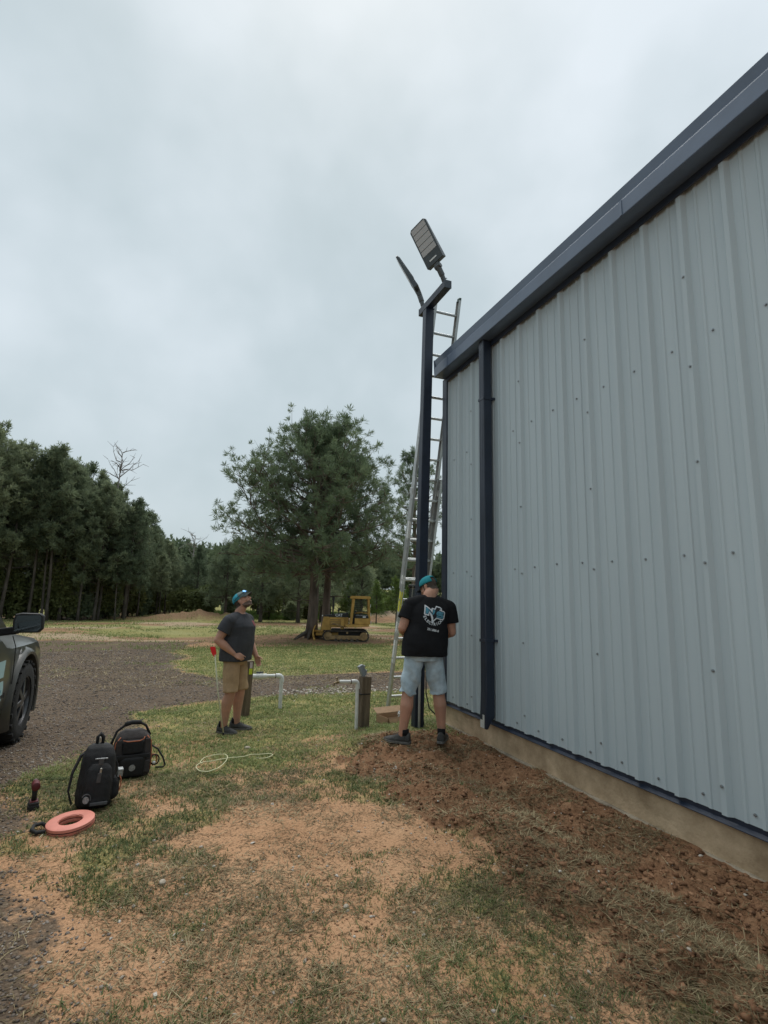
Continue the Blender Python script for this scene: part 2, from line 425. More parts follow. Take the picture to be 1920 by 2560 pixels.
# ------------------------------------------------------------------ metal building
M_WALL = mat('wall_paint', (.475, .545, .570), .40, .0, .05, .8, .04, 12, spec=.45, stretch=(1, 1, .15), rvar=.06)
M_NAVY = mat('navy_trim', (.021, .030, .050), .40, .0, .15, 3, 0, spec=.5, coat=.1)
M_GUT = mat('gutter_navy_skylit', (.105, .145, .215), .36, .0, .12, 3, 0, spec=.55, coat=.15)  # navy of the trim, lightened: sky reflection put into the colour
M_POLE = mat('pole_paint', (.016, .024, .042), .42, .0, .2, 5, .05, 80, spec=.45)
M_CONC = mat('foundation_concrete', (.50, .350, .205), .9, 0, .36, 3.1, .5, 26, col2=(.68, .51, .33), detail=9)
M_FOOT = mat('footing_concrete', (.30, .25, .185), .92, 0, .35, 5, .5, 45)
M_ROOF = mat('roof_sheet', (.10, .12, .13), .45, .2, .1, 2)
M_SCREW = mat('screw_steel', (.34, .36, .37), .35, .7, .1, 40)
M_LIGHTMETAL = mat('bare_metal', (.75, .76, .75), .35, .3, .1, 20)

bld = empty('metal_building', (WX, YC, 0), 0, 'grey ribbed metal building with navy gutter and concrete base', 'building')
def bpart(mb, name, m, parent=None, **k):
    me_off = Vector((-WX, -YC, 0)) if (parent is None) else Vector((0, 0, 0))
    mb.v = [(v_[0] - WX, v_[1] - YC, v_[2]) for v_ in mb.v]
    return mb.build(name, m, parent or bld, **k)
YB0 = -9.0
PIT = .3414
Z0, Z1 = .300, 4.74
def rib_profile(y0, y1):
    """(y, x) outline of a ribbed sheet between y0 and y1"""
    pts = []
    k0 = math.floor((y0 - 3.535) / PIT) - 1; k1 = math.ceil((y1 - 3.535) / PIT) + 1
    for k in range(k0, k1 + 1):
        c = 3.535 + k * PIT
        for dy, h in ((-.040, 0), (-.017, .031), (.017, .031), (.040, 0), (.098, 0), (.106, .0075), (.124, .0075), (.132, 0), (.209, 0), (.217, .0075), (.235, .0075), (.243, 0)):
            pts.append((c + dy, h))
    pts = [p for p in pts if y0 + 1e-4 < p[0] < y1 - 1e-4]
    ys_ = [q[0] for q in pts]; hs_ = [q[1] for q in pts]
    e0 = float(np.interp(y0, ys_, hs_)); e1 = float(np.interp(y1, ys_, hs_))
    return [(y0, e0)] + pts + [(y1, e1)]
edges = [YB0] + [3.535 + PIT * 3 * k + .020 for k in range(-12, 3) if YB0 + .3 < 3.535 + PIT * 3 * k < YC - .2] + [YC - .02]
for a, b_ in zip(edges[:-1], edges[1:]):
    pr = rib_profile(a, b_); mb = MB(); lap = .0016 * (len(bld.children) % 2)
    n_ = len(pr)
    zt = np.linspace(Z0, Z1, 2)
    vs = [(WX - h - lap, y_, z_) for z_ in zt for y_, h in pr]
    # returned thickness so that the sheet edge shows at the bottom
    vs += [(WX - h - lap + .0012, y_, Z0) for y_, h in pr]
    fs = [(i, i + 1, n_ + i + 1, n_ + i) for i in range(n_ - 1)] + [(2 * n_ + i, 2 * n_ + i + 1, i + 1, i) for i in range(n_ - 1)]
    mb.add(vs, fs); bpart(mb, 'wall_panel', M_WALL)
# screws: rows in the flats along the girts, stitch screws on the lap ribs
def screw_mesh():
    mb = MB(); mb.cyl((.001, 0, 0), (-.0035, 0, 0), .0105, 10); mb.cyl((-.0035, 0, 0), (-.010, 0, 0), .0068, 6); return mb.mesh('screw')
scr = screw_mesh(); scr.materials.append(M_SCREW)
def screw(y, z, h):
    o = bpy.data.objects.new('screw', scr); COL.objects.link(o); o.parent = bld
    o.location = (-h - .002, y - YC, z)
for k in range(-8, 8):
    c = 3.535 + k * PIT
    if c + .17 > YC - .1: continue
    if abs(c + .17 - 5.15) < .12: continue
    for z in (.365, 1.937, 3.475): screw(c + .17 + random.Random(k * 7 + int(z * 10)).uniform(-.012, .012), z + random.Random(k * 3 + int(z * 10)).uniform(-.012, .012), 0.0)
    if k % 3 == 0:
        for j in range(6): screw(c + .004, .470 + .703 * j, .0305)
# foundation, footing ledge, base trim
mb = MB(); mb.box((WX + .17, (YB0 + YC) / 2 - .006, -.07), (.31, YC - YB0, .69)); bpart(mb, 'foundation', M_CONC, bevel=.008)
mb = MB(); mb.box((WX + .13, (YB0 + YC) / 2 + .01, -.19), (.30, YC - YB0 + .04, .41)); bpart(mb, 'footing', M_FOOT, bevel=.012)
mb = MB(); mb.prism([(WX + .004, .345), (WX + .004, .268), (WX - .026, .252), (WX - .026, .247), (WX + .010, .262), (WX + .010, .345)], 1, YB0, YC - .004); bpart(mb, 'base_trim', M_NAVY)
# foundation under the gable end, gable wall and the far sides (real volume behind the wall)
mb = MB(); mb.box((WX + 7.32, YC - .17, -.07), (13.9, .30, .69)); bpart(mb, 'foundation', M_CONC)
mb = MB(); mb.prism([(WX + .02, .30), (WX + 14, .30), (WX + 14, 4.75), (WX + 7, 5.60), (WX + .02, 4.75)], 1, YC - .05, YC - .012); bpart(mb, 'gable_wall', M_WALL)
mb = MB(); mb.prism([(WX + .1, .30), (WX + 14, .30), (WX + 14, 4.75), (WX + 7, 5.60), (WX + .1, 4.75)], 1, YB0, YB0 + .04); bpart(mb, 'gable_wall', M_WALL)
mb = MB(); mb.box((WX + 13.98, (YB0 + YC) / 2, 2.5), (.04, YC - YB0 - .12, 4.5)); bpart(mb, 'rear_wall', M_WALL)
# roof sheets with standing edge lip, gutter, end cap, rake trim
mb = MB(); mb.prism([(WX - .150, 4.985), (WX - .150, 4.975), (WX + 7, 5.86), (WX + 14.15, 4.975), (WX + 14.15, 4.985), (WX + 7, 5.875)], 1, YB0 - .05, YC + .07); bpart(mb, 'roof', M_ROOF)
mb = MB(); mb.prism([(WX + .003, 4.716), (WX - .192, 4.716), (WX - .198, 4.722), (WX - .200, 4.855), (WX - .190, 4.862), (WX - .188, 4.874), (WX - .207, 4.960), (WX - .197, 4.963), (WX - .178, 4.90), (WX - .17, 4.74), (WX + .003, 4.735)], 1, YB0, YC - .045)
gutter = bpart(mb, 'gutter', M_GUT, bevel=.003)
mb = MB(); mb.prism([(0.001, 4.715), (-.197, 4.715), (-.2045, 4.856), (-.211, 4.966), (0.001, 4.972)], 1, -.045, -.030)
mb.v = [(x, y, z) for x, y, z in mb.v]; mb.build('end_cap', M_GUT, gutter)
for yy in np.arange(YC - .42, -2, -3.05):
    mb = MB(); mb.prism([(-.1985, 4.7205), (-.2035, 4.7225), (-.2040, 4.856), (-.2000, 4.857)], 1, yy - YC - .012, yy - YC + .012); mb.build('seam_strap', M_GUT, gutter)
mb = MB(); mb.prism([(WX - .040, 4.655), (WX - .033, 4.648), (WX - .033, 4.718), (WX - .040, 4.718)], 1, YB0, YC - .12); bpart(mb, 'eave_strip', M_NAVY)  # narrow dark strip along the wall top, just below the gutter
mb = MB()
mb.bar((WX - .12, YC + .03, 4.93), (WX + 7, YC + .03, 5.79), .012, .17); mb.bar((WX + 7, YC + .03, 5.79), (WX + 14.1, YC + .03, 4.93), .012, .17)
bpart(mb, 'rake_trim', M_NAVY)
mb = MB(); mb.prism([(WX + .14, YC + .012), (WX - .040, YC + .012), (WX - .040, YC - .108), (WX - .032, YC - .118), (WX - .002, YC - .118), (WX - .002, YC - .03), (WX + .14, YC + .002)], 2, .29, 4.71); bpart(mb, 'corner_trim', M_NAVY)
# downspout
yd0, yd1 = 5.095, 5.205
mb = MB(); mb.prism([(WX - .034, 4.718), (WX - .150, 4.718), (WX - .150, .62), (WX - .158, .40), (WX - .160, .235), (WX - .136, .215), (WX - .115, .225), (WX - .075, .30), (WX - .034, .335)], 1, yd0, yd1)
dsp = bpart(mb, 'downspout', M_NAVY, bevel=.012)
for z in (3.97, 1.15):
    mb = MB(); mb.box((-.088, (yd0 + yd1) / 2 - YC, z), (.135, .125, .032)); mb.box((-.016, yd0 - .012 - YC, z), (.034, .022, .028)); mb.build('strap', M_NAVY, dsp, bevel=.002)
for yy in (yd0 + .036, yd0 + .074):
    mb = MB(); mb.box((-.1505, yy - YC, 2.6), (.004, .012, 4.0)); mb.build('crease', M_NAVY, dsp, bevel=.0015)
mb = MB(); mb.prism([(-.1612, .232), (-.1612, .30), (-.1605, .37), (-.1595, .37), (-.1605, .232)], 1, yd0 - YC + .014, yd1 - YC - .014); mb.build('torn_outlet', M_LIGHTMETAL, dsp)
mb = MB(); mb.prism([(-.1622, .335), (-.1612, .40), (-.1605, .40), (-.1605, .305)], 1, yd0 - YC + .05, yd1 - YC - .012); mb.build('torn_flap', M_NAVY, dsp)

# ------------------------------------------------------------------ light pole with crossbar
PX, PY = 2.84, 6.20
lp = empty('light_pole', (PX, PY, 0), 0, 'dark navy square steel light pole with crossbar at the building corner', 'pole')
PT = Vector((.085, -.02, 5.63))
mb = MB(); mb.bar((-.003, 0, -.4), PT, .125, .115, (0, 1, 0)); mb.build('post', M_POLE, lp, bevel=.008)
mb = MB(); mb.box((PT.x, -.205, 5.695), (.10, .80, .105), (R_(1.0), 0, 0)); xb = mb.build('crossbar', M_POLE, lp, bevel=.006)
M_CAP = mat('bar_end_cap', (.05, .06, .075), .5, 0, .2, 10)
mb = MB(); mb.box((PT.x, -.6095, 5.688), (.104, .008, .109)); mb.build('end_plate', M_CAP, xb, bevel=.002)
mb = MB(); mb.box((PT.x, .1995, 5.702), (.104, .008, .109)); mb.build('end_plate', M_CAP, xb, bevel=.002)
mb = MB(); mb.box((PT.x, -.02, 5.635), (.13, .13, .012)); mb.build('weld_plate', M_POLE, lp)
M_CONDUIT = mat('grey_conduit', (.46, .47, .46), .5, .1, .12, 14)
mb = MB(); mb.tube([(-.005, -.068, -.2), (-.003, -.068, .5), (0.0, -.070, 1.05)], .0155, 10); mb.build('conduit', M_CONDUIT, lp, shade=True)
mb = MB(); mb.box((0.0, -.066, 1.12), (.09, .032, .17)); mb.build('wiring_box', M_POLE, lp, bevel=.006)
M_CABLE = mat('black_cable', (.012, .012, .013), .55, 0, .2, 30)
mb = MB(); mb.tube([(.10, .05, .95), (.13, .03, .7), (.12, .0, .42), (.14, -.05, .25), (.20, -.10, .18), (.27, -.12, .14), (.33, -.1, .05)], .008, 8); mb.build('cable', M_CABLE, lp, shade=True)
mb = MB(); mb.tube([(.09, .05, .95), (.10, .02, .6), (.085, .0, .35), (.095, .03, .12), (.13, .06, -.02)], .007, 8); mb.build('cable', M_CABLE, lp, shade=True)
mb = MB()
mb.cyl((-.051, -.02, 1.2), (-.058, -.02, 1.2), .012, 6)
mb.build('bolt', M_SCREW, lp)

M_HOUS = mat('lamp_housing', (.075, .088, .095), .45, .3, .12, 12)
M_LED = mat('led_lens', (.50, .50, .50), .3, 0, .05, 60, spec=.4)
M_KNUC = mat('cast_bracket', (.10, .11, .115), .5, .3, .15, 20)
def floodlight(label, mount, c, L, S, N, tip_l=.597, wid=.282):
    """c lamp centre; L long axis away from the mount, S short axis, N towards the lit face"""
    L, S, N, c, mount = Vector(L).normalized(), Vector(S).normalized(), Vector(N).normalized(), Vector(c), Vector(mount)
    root = empty('floodlight', mount, 0, label, 'floodlight', 'floodlights on the pole crossbar')
    def W(u, v_, w): return c - mount + L * u + S * v_ + N * w
    h = tip_l / 2; w2 = wid / 2
    mb = MB()      # housing: wedge, thin at the tip and thick by the mount, chamfered corners
    out = [(-h, -w2), (-h, w2), (h - .03, w2), (h, w2 - .03), (h, -w2 + .03), (h - .03, -w2)]
    th = lambda u: .030 + .045 * (h - u) / (2 * h)
    mb.add([W(u, v_, 0) for u, v_ in out] + [W(u, v_, -th(u)) for u, v_ in out], [tuple(range(5, -1, -1)), tuple(range(6, 12))] + [(i, (i + 1) % 6, 6 + (i + 1) % 6, 6 + i) for i in range(6)])
    hs = mb.build('housing', M_HOUS, root, bevel=.005)
    for i in range(5):                                   # LED panes
        u0 = -h + .165 + i * .0835
        mb = MB(); mb.add([W(u, v_, w) for w in (-.002, .004) for u, v_ in ((u0, -w2 + .022), (u0, w2 - .022), (u0 + .075, w2 - .022), (u0 + .075, -w2 + .022))], [(3, 2, 1, 0), (4, 5, 6, 7), (0, 1, 5, 4), (1, 2, 6, 5), (2, 3, 7, 6), (3, 0, 4, 7)])
        mb.build('led_pane', M_LED, hs)
    mb = MB(); mb.add([W(u, v_, .003) for u, v_ in ((-h + .055, -.06), (-h + .055, .06), (-h + .075, .06), (-h + .075, -.06))], [(0, 1, 2, 3)]); mb.build('rating_label', M_LIGHTMETAL, hs)
    for i in range(7):                                   # tip screws / cooling holes
        mb = MB(); p = W(h - .012, -w2 + .05 + i * (wid - .1) / 6, .001); mb.ell(p, (.005, .005, .005), n=8, m=6); mb.build('screw', M_SCREW, hs)
    for i in range(9):
        v_ = -w2 + .03 + i * (wid - .06) / 8
        mb = MB(); mb.bar(W(-h + .16, v_, -th(-h + .16) - .005), W(h - .04, v_, -th(h - .04) - .004), .006, .014, N); mb.build('cooling_fin', M_HOUS, hs)
    mb = MB()                                            # slip fitter: stub, knuckle, clamp
    base = Vector((0, 0, 0)); kn = W(-h - .055, 0, -.03)
    mb.cyl(base + Vector((0, 0, -.03)), base.lerp(kn, .55), .031, 16)
    mb.cyl(base.lerp(kn, .45), kn, .038, 16); mb.cyl(kn - S * .045, kn + S * .045, .036, 16); mb.bar(kn, W(-h + .03, 0, -.035), .07, .05, N)
    br = mb.build('slip_fitter', M_KNUC, root, bevel=.003)
    for k in (.18, .34):
        mb = MB(); p = base.lerp(kn, k); mb.cyl(p + Vector((.03, -.0, 0)), p + Vector((.058, -.0, 0)), .006, 8); mb.build('clamp_bolt', M_SCREW, br)
    return root
floodlight('upper floodlight on the near crossbar end with its lit face towards the camera', (PX + .085, 5.655, 5.742), (2.632, 5.666, 6.249), (-.411, .118, .904), (.368, -.886, .283), (-.834, -.449, -.321))
_m2 = Vector((PX + .085, 6.335, 5.755)); _tip = Vector((2.555, 6.52, 6.555)); _L2 = (_tip - (_m2 + Vector((-.005, .0, .03)))).normalized()
_c2 = _tip - _L2 * .325
_vd = (_c2 - Vector((0, 0, HC))).normalized(); _S2 = (_vd - _L2 * _vd.dot(_L2)).normalized(); _N2 = _L2.cross(_S2); _N2 = _N2 if _N2.x < 0 else -_N2
_S2 = (_S2 + _N2 * .06).normalized(); _N2 = (_N2 - _S2 * _N2.dot(_S2)).normalized()
floodlight('lower floodlight seen edge-on at the far crossbar end, pointing up left', _m2, _c2, _L2, _S2, _N2)

# ------------------------------------------------------------------ extension ladder
M_ALU = mat('ladder_aluminium', (.50, .51, .50), .42, .65, .16, 9, .03, 60, rvar=.08)
M_GREENCAP = mat('green_plastic', (.035, .075, .06), .6, 0, .15, 20)
M_YEL = mat('yellow_sticker', (.72, .66, .06), .55, 0, .15, 50)
M_WHT = mat('white_sticker', (.72, .72, .70), .55, 0, .25, 90, detail=2)
M_RUB = mat('black_rubber', (.016, .016, .016), .8, 0, .2, 20)
LF = Vector((3.285, 7.82, gz(3.285, 7.82) + .02)); LT = Vector((3.250, 6.145, 5.90))
lz = (LT - LF).normalized(); lx = Vector((1, .0, 0)); lx = (lx - lz * lx.dot(lz)).normalized(); ly = lz.cross(lx)
lad = bpy.data.objects.new('extension_ladder', None); COL.objects.link(lad); lad.empty_display_size = .2
tag(lad, 'aluminium extension ladder leaning on the roof edge behind the pole', 'ladder')
lad.matrix_world = Matrix.Translation(LF) @ Matrix((lx, ly, lz)).transposed().to_4x4()
LEN = (LT - LF).length
def section(w, z0, z1, yo, name, rz0):
    rails = []
    for s_ in (-1, 1):
        mb = MB(); x = s_ * w
        mb.box((x, yo, (z0 + z1) / 2), (.006, .088, z1 - z0)); mb.box((x - s_ * .017, yo + .0415, (z0 + z1) / 2), (.034, .005, z1 - z0)); mb.box((x - s_ * .017, yo - .0415, (z0 + z1) / 2), (.034, .005, z1 - z0))
        rails.append(mb.build(name, M_ALU, lad, bevel=.001))
    z = rz0
    while z < z1 - .05:
        if z > z0 + .05:
            mb = MB(); mb.cyl((-w + .001, yo, z), (w - .001, yo, z), .0195, 10); rg = mb.build('rung', M_ALU, lad, auto=40)
            for s_ in (-1, 1):
                mb = MB(); mb.cyl((s_ * (w + .002), yo, z), (s_ * (w + .007), yo, z), .017, 10); mb.build('rung_end', M_ALU, rg)
        z += .3048
    return rails
base_r = section(.224, .02, 3.66, 0, 'rail', .28)
fly_r = section(.202, 1.95, LEN, .080, 'fly_rail', 2.11)
for s_, fr in ((-1, fly_r[0]), (1, fly_r[1])):
    mb = MB(); mb.box((s_ * (.202 - .011), .080, LEN + .012), (.034, .082, .055)); mb.build('end_cap', M_GREENCAP, fr, bevel=.008)
for s_, br_ in ((-1, base_r[0]), (1, base_r[1])):
    mb = MB(); mb.prism([(-.05, -.01), (.06, -.01), (.075, .01), (.02, .10), (-.02, .10), (-.055, .01)], 0, s_ * .227, s_ * .237); mb.box((s_ * .229, .01, -.012), (.05, .13, .016)); mb.build('swivel_foot', M_RUB, br_)
    mb = MB(); mb.box((s_ * .214, .04, 3.45), (.04, .10, .09)); mb.build('guide_bracket', M_ALU, br_, bevel=.003)
for z0_, z1_, m_s, nm_ in ((1.62, 1.93, M_YEL, 'warning_label'), (2.05, 2.18, M_WHT, 'paper_label'), (1.30, 1.46, M_WHT, 'paper_label'), (.82, 1.18, M_WHT, 'paper_label'), (2.75, 3.0, M_WHT, 'paper_label')):
    mb = MB(); mb.box((-.2282, 0, (z0_ + z1_) / 2), (.0015, .052, z1_ - z0_)); mb.box((-.216, -.0448, (z0_ + z1_) / 2), (.021, .0012, z1_ - z0_)); mb.build(nm_, m_s, base_r[0])
for s_ in (-1, 1):
    mb = MB(); mb.prism([(-.03, 1.98), (.055, 1.98), (.055, 2.10), (-.01, 2.06)], 0, s_ * .192 - .006, s_ * .192 + .006); mb.build('rung_lock', M_ALU, fly_r[0 if s_ < 0 else 1])
mb = MB(); mb.tube([(.02, .11, 3.3), (.025, .115, 2.6), (.02, .115, 1.9), (.03, .12, 1.2)], .004, 6); mb.build('rope', mat('rope', (.35, .33, .28), .9, 0, .2, 90), lad)
# ------------------------------------------------------------------ trees
def leaf_mat(name, c1, c2, trans=.25):
    m = bpy.data.materials.new(name); m.use_nodes = True
    n, l = m.node_tree.nodes, m.node_tree.links; b = n['Principled BSDF']
    b.inputs['Roughness'].default_value = .65; b.inputs['Specular IOR Level'].default_value = .25
    tc = n.new('ShaderNodeTexCoord'); oi = n.new('ShaderNodeObjectInfo')
    ad = n.new('ShaderNodeVectorMath'); ad.operation = 'ADD'; l.new(tc.outputs['Object'], ad.inputs[0]); l.new(oi.outputs['Location'], ad.inputs[1])
    nz = n.new('ShaderNodeTexNoise'); nz.inputs['Scale'].default_value = .9; nz.inputs['Detail'].default_value = 6; nz.inputs['Roughness'].default_value = .75
    l.new(ad.outputs[0], nz.inputs['Vector'])
    cr = n.new('ShaderNodeValToRGB'); l.new(nz.outputs[0], cr.inputs[0])
    cr.color_ramp.elements[0].position = .3; cr.color_ramp.elements[0].color = (*c1, 1)
    cr.color_ramp.elements[1].position = .7; cr.color_ramp.elements[1].color = (*c2, 1)
    hs = n.new('ShaderNodeHueSaturation'); l.new(cr.outputs[0], hs.inputs['Color'])
    mr = n.new('ShaderNodeMapRange'); l.new(oi.outputs['Random'], mr.inputs[0]); mr.inputs[3].default_value = .75; mr.inputs[4].default_value = 1.3
    l.new(mr.outputs[0], hs.inputs['Value'])
    mh = n.new('ShaderNodeMapRange'); l.new(oi.outputs['Random'], mh.inputs[0]); mh.inputs[3].default_value = .52; mh.inputs[4].default_value = .478
    l.new(mh.outputs[0], hs.inputs['Hue'])
    l.new(hs.outputs[0], b.inputs['Base Color'])
    tr = n.new('ShaderNodeBsdfTranslucent'); l.new(hs.outputs[0], tr.inputs[0])
    mx = n.new('ShaderNodeMixShader'); mx.inputs[0].default_value = trans
    l.new(b.outputs[0], mx.inputs[1]); l.new(tr.outputs[0], mx.inputs[2]); l.new(mx.outputs[0], n['Material Output'].inputs[0])
    return m
M_NEEDLE = leaf_mat('pine_needles', (.085, .130, .075), (.180, .235, .132), .42)
M_NEEDLE2 = leaf_mat('forest_needles', (.115, .155, .095), (.240, .280, .165), .5)
M_LEAF = leaf_mat('broad_leaves', (.10, .125, .045), (.21, .23, .095), .4)
M_LEAF2 = leaf_mat('young_leaves', (.075, .125, .030), (.17, .235, .07), .3)
M_BARK = mat('pine_bark', (.105, .078, .060), .95, 0, .55, 2.2, .9, 7, stretch=(1, 1, .22), col2=(.20, .155, .125))
M_BARKD = mat('dark_bark', (.055, .044, .036), .95, 0, .4, 2.5, .6, 8, stretch=(1, 1, .25), col2=(.125, .105, .088))
M_DEAD = mat('dead_wood', (.20, .18, .165), .9, 0, .3, 3, .4, 12)

def nrm(a): return a / np.maximum(np.linalg.norm(a, axis=-1, keepdims=True), 1e-9)
def tufts(P, D, S, k, wid, rng, spread=.75, droop=0.0):
    """k needle blades per tuft; P points, D axis, S blade length"""
    n = len(P)
    d = nrm(np.repeat(D, k, 0) + rng.normal(size=(n * k, 3)) * spread); d[:, 2] -= droop; d = nrm(d)
    L = np.repeat(S, k) * rng.uniform(.6, 1.1, n * k)
    b = np.repeat(P, k, 0) + rng.normal(size=(n * k, 3)) * (np.repeat(S, k) * .12)[:, None]
    side = nrm(np.cross(d, rng.normal(size=(n * k, 3)))) * (L * wid)[:, None]
    mid = b + d * (L * .55)[:, None]; tip = b + d * L[:, None]
    V = np.stack([b, mid + side, tip, mid - side], 1).reshape(-1, 3)
    F = np.arange(n * k * 4).reshape(-1, 4)
    return V, F
def tubes_np(paths, rads, n=6):
    mb = MB()
    for p, r in zip(paths, rads): mb.tube([tuple(q) for q in p], [float(a) for a in r], n)
    return mb

def pine_parts(seed, h, base, width, shape, nb, tuft, kneedle, wid, trunk_r, sub=3, up=.35, lean=0.0, limb_lo=None, spread=.75, trunk_n=10, twig=1.0, gaps=.0, clump=False):
    """returns trunk mesh, limb mesh, crown mesh of a pine; shape(t) in 0..1 is crown half width at t along the crown"""
    rng = np.random.default_rng(seed)
    tz = np.linspace(0, h * .97, 12); bx = np.cumsum(rng.normal(size=12) * .012 * h / 6); by = np.cumsum(rng.normal(size=12) * .012 * h / 6)
    bx = bx - bx[0] + lean * tz; by = by - by[0]
    tr = trunk_r * (1 - tz / h) ** .75 + .012
    tr[0] *= 1.35; 
    tmb = MB(); tmb.tube([(x, y, z - (.25 if i == 0 else 0)) for i, (x, y, z) in enumerate(zip(bx, by, tz))], list(tr), trunk_n)
    def tpos(z): return np.array([np.interp(z, tz, bx), np.interp(z, tz, by), z])
    paths, rads = [], []; P, D, S = [], [], []
    for i in range(nb):
        t = ((i + rng.uniform(0, 1)) / nb) ** (1.12 if clump else 1)
        z = base + (h * .97 - base) * t
        az = i * 2.39996 + rng.uniform(-.5, .5)
        if rng.uniform() < gaps: continue
        L = width * shape(t) * (rng.uniform(.76, 1.0) if clump else rng.uniform(.72, 1.12))
        if L < .15: L = .15
        el = up + .9 * t ** 1.5 + rng.uniform(-.15, .2)
        dirv = np.array([math.cos(az) * math.cos(el), math.sin(az) * math.cos(el), math.sin(el)])
        p0 = tpos(z); m = 6; pts = [p0]; d = dirv.copy()
        if t < .35: d[2] -= .25 * (1 - t)
        for s_ in range(m):
            d = d + rng.normal(size=3) * (.10 if clump else .13); d[2] += .09; d = d / np.linalg.norm(d)
            pts.append(pts[-1] + d * L / m)
        pts = np.array(pts); r0 = max(.012, trunk_r * .30 * (1 - t) ** .6 * min(1, L / width + .3))
        paths.append(pts); rads.append(np.linspace(r0, .008, m + 1))
        for j in range(max(2, int(sub * (4.6 if clump else 3) * (L / width) + 1))):
            u = rng.uniform(.28, 1.0); q = pts[0] + 0
            fi = u * m; i0 = min(int(fi), m - 1); q = pts[i0] + (pts[i0 + 1] - pts[i0]) * (fi - i0)
            sd_ = nrm(rng.normal(size=3) + d * 1.0 + np.array([0, 0, .35])); sl = L * rng.uniform(.16, .34) * twig + .2
            sp = [q, q + sd_ * sl * .5, q + sd_ * sl + np.array([0, 0, .12 * sl])]
            paths.append(np.array(sp)); rads.append(np.array([r0 * .32 + .006, .008, .005]))
            for w in (np.linspace(.72, 1.0, 2) if clump else np.linspace(.35, 1.0, max(2, int(sl / (tuft * .55)) + 1))):
                P.append(q + sd_ * sl * w + rng.normal(size=3) * tuft * .22); D.append(sd_ * .7 + np.array([0, 0, .55])); S.append(tuft * rng.uniform(.75, 1.2))
        for w in (np.linspace(.62, 1.0, 4) if clump else np.linspace(.45, 1.0, max(2, int(L * .55 / (tuft * .6)) + 1))):
            fi = w * m; i0 = min(int(fi), m - 1); q = pts[i0] + (pts[i0 + 1] - pts[i0]) * (fi - i0)
            P.append(q + rng.normal(size=3) * tuft * .2); D.append(dirv * .6 + np.array([0, 0, .6])); S.append(tuft * rng.uniform(.8, 1.25))
    for k in range(6): P.append(tpos(h * .97) + rng.normal(size=3) * .1); D.append(np.array([0, 0, 1.]) + rng.normal(size=3) * .3); S.append(tuft * 1.2)
    if limb_lo:                                       # dead stubs below the crown
        for k in range(limb_lo):
            z = rng.uniform(base * .45, base); az = rng.uniform(0, 6.28); L = rng.uniform(.5, 1.6)
            p0 = tpos(z); paths.append(np.array([p0, p0 + np.array([math.cos(az), math.sin(az), .1]) * L * .6, p0 + np.array([math.cos(az), math.sin(az), -.02]) * L])); rads.append(np.array([.03, .018, .006]))
    V_, F_ = tufts(np.array(P), nrm(np.array(D)), np.array(S), kneedle, wid, rng, spread)
    return tmb, tubes_np(paths, rads, 5), (V_, F_)

def build_pine(name, label, cat, loc, rz, parts, mats, group=None, scale=1.0):
    root = empty(name, loc, rz, label, cat, group); root.scale = (scale,) * 3
    tmb, lmb, (V_, F_) = parts
    t = tmb.build('trunk', mats[1], root, shade=True)
    tag(lmb.build('limbs', mats[1], t), kind='stuff')
    me = np_mesh('crown', V_, F_); tag(link('crown', me, root, [mats[0]]), kind='stuff')
    return root

# the big pine by the bulldozer and its twin trunk
def shp_big(t): return float(np.interp(t, [0, .12, .25, .45, .65, .82, .93, 1], [.66, .95, 1.0, .86, .70, .54, .36, .12]))
def shp_oval(t): return max(.1, (math.sin(math.pi * (t * .86 + .14)) ** .7))
big = pine_parts(11, 11.6, 3.5, 6.4, shp_big, 112, .36, 34, .055, .30, sub=3, up=.10, lean=.004, limb_lo=8, trunk_n=14, twig=.9, spread=.95, clump=True)
p_main = build_pine('pine_tree', 'largest pine with full rounded crown, its trunk just left of the yellow bulldozer', 'tree', (7.02, 30.0, gz(7.02, 30.0)), .4, big, (M_NEEDLE, M_BARK))
tw = pine_parts(23, 11.6, 4.0, 4.9, shp_big, 70, .36, 30, .055, .26, sub=3, up=.14, lean=.01, limb_lo=6, trunk_n=12, twig=.9, spread=.95, gaps=.08, clump=True)
build_pine('pine_tree', 'second large pine standing right behind the biggest one, trunk behind the bulldozer hood', 'tree', (8.7, 33.2, gz(8.7, 33.2)), 1.9, tw, (M_NEEDLE, M_BARK))
# root flare of the big pine
mb = MB()
for k in range(7):
    a = k * .9 + .3
    mb.tube([(0, 0, .55), (.34 * math.cos(a), .34 * math.sin(a), .20), (.75 * math.cos(a), .75 * math.sin(a), .0), (1.05 * math.cos(a), 1.05 * math.sin(a), -.16)], [.20, .12, .07, .02], 8)
mb.build('root_flare', M_BARKD, p_main, shade=True)
# pine behind the ladder at the building corner
rt = pine_parts(37, 15.2, 4.8, 3.6, shp_oval, 44, .34, 26, .055, .26, sub=3, up=.15, gaps=.12, twig=.9, spread=.95, clump=True)
build_pine('pine_tree', 'loose-crowned pine seen between the ladder and the building corner', 'tree', (17.9, 40.0, gz(17.9, 40)), .2, rt, (M_NEEDLE, M_BARK))

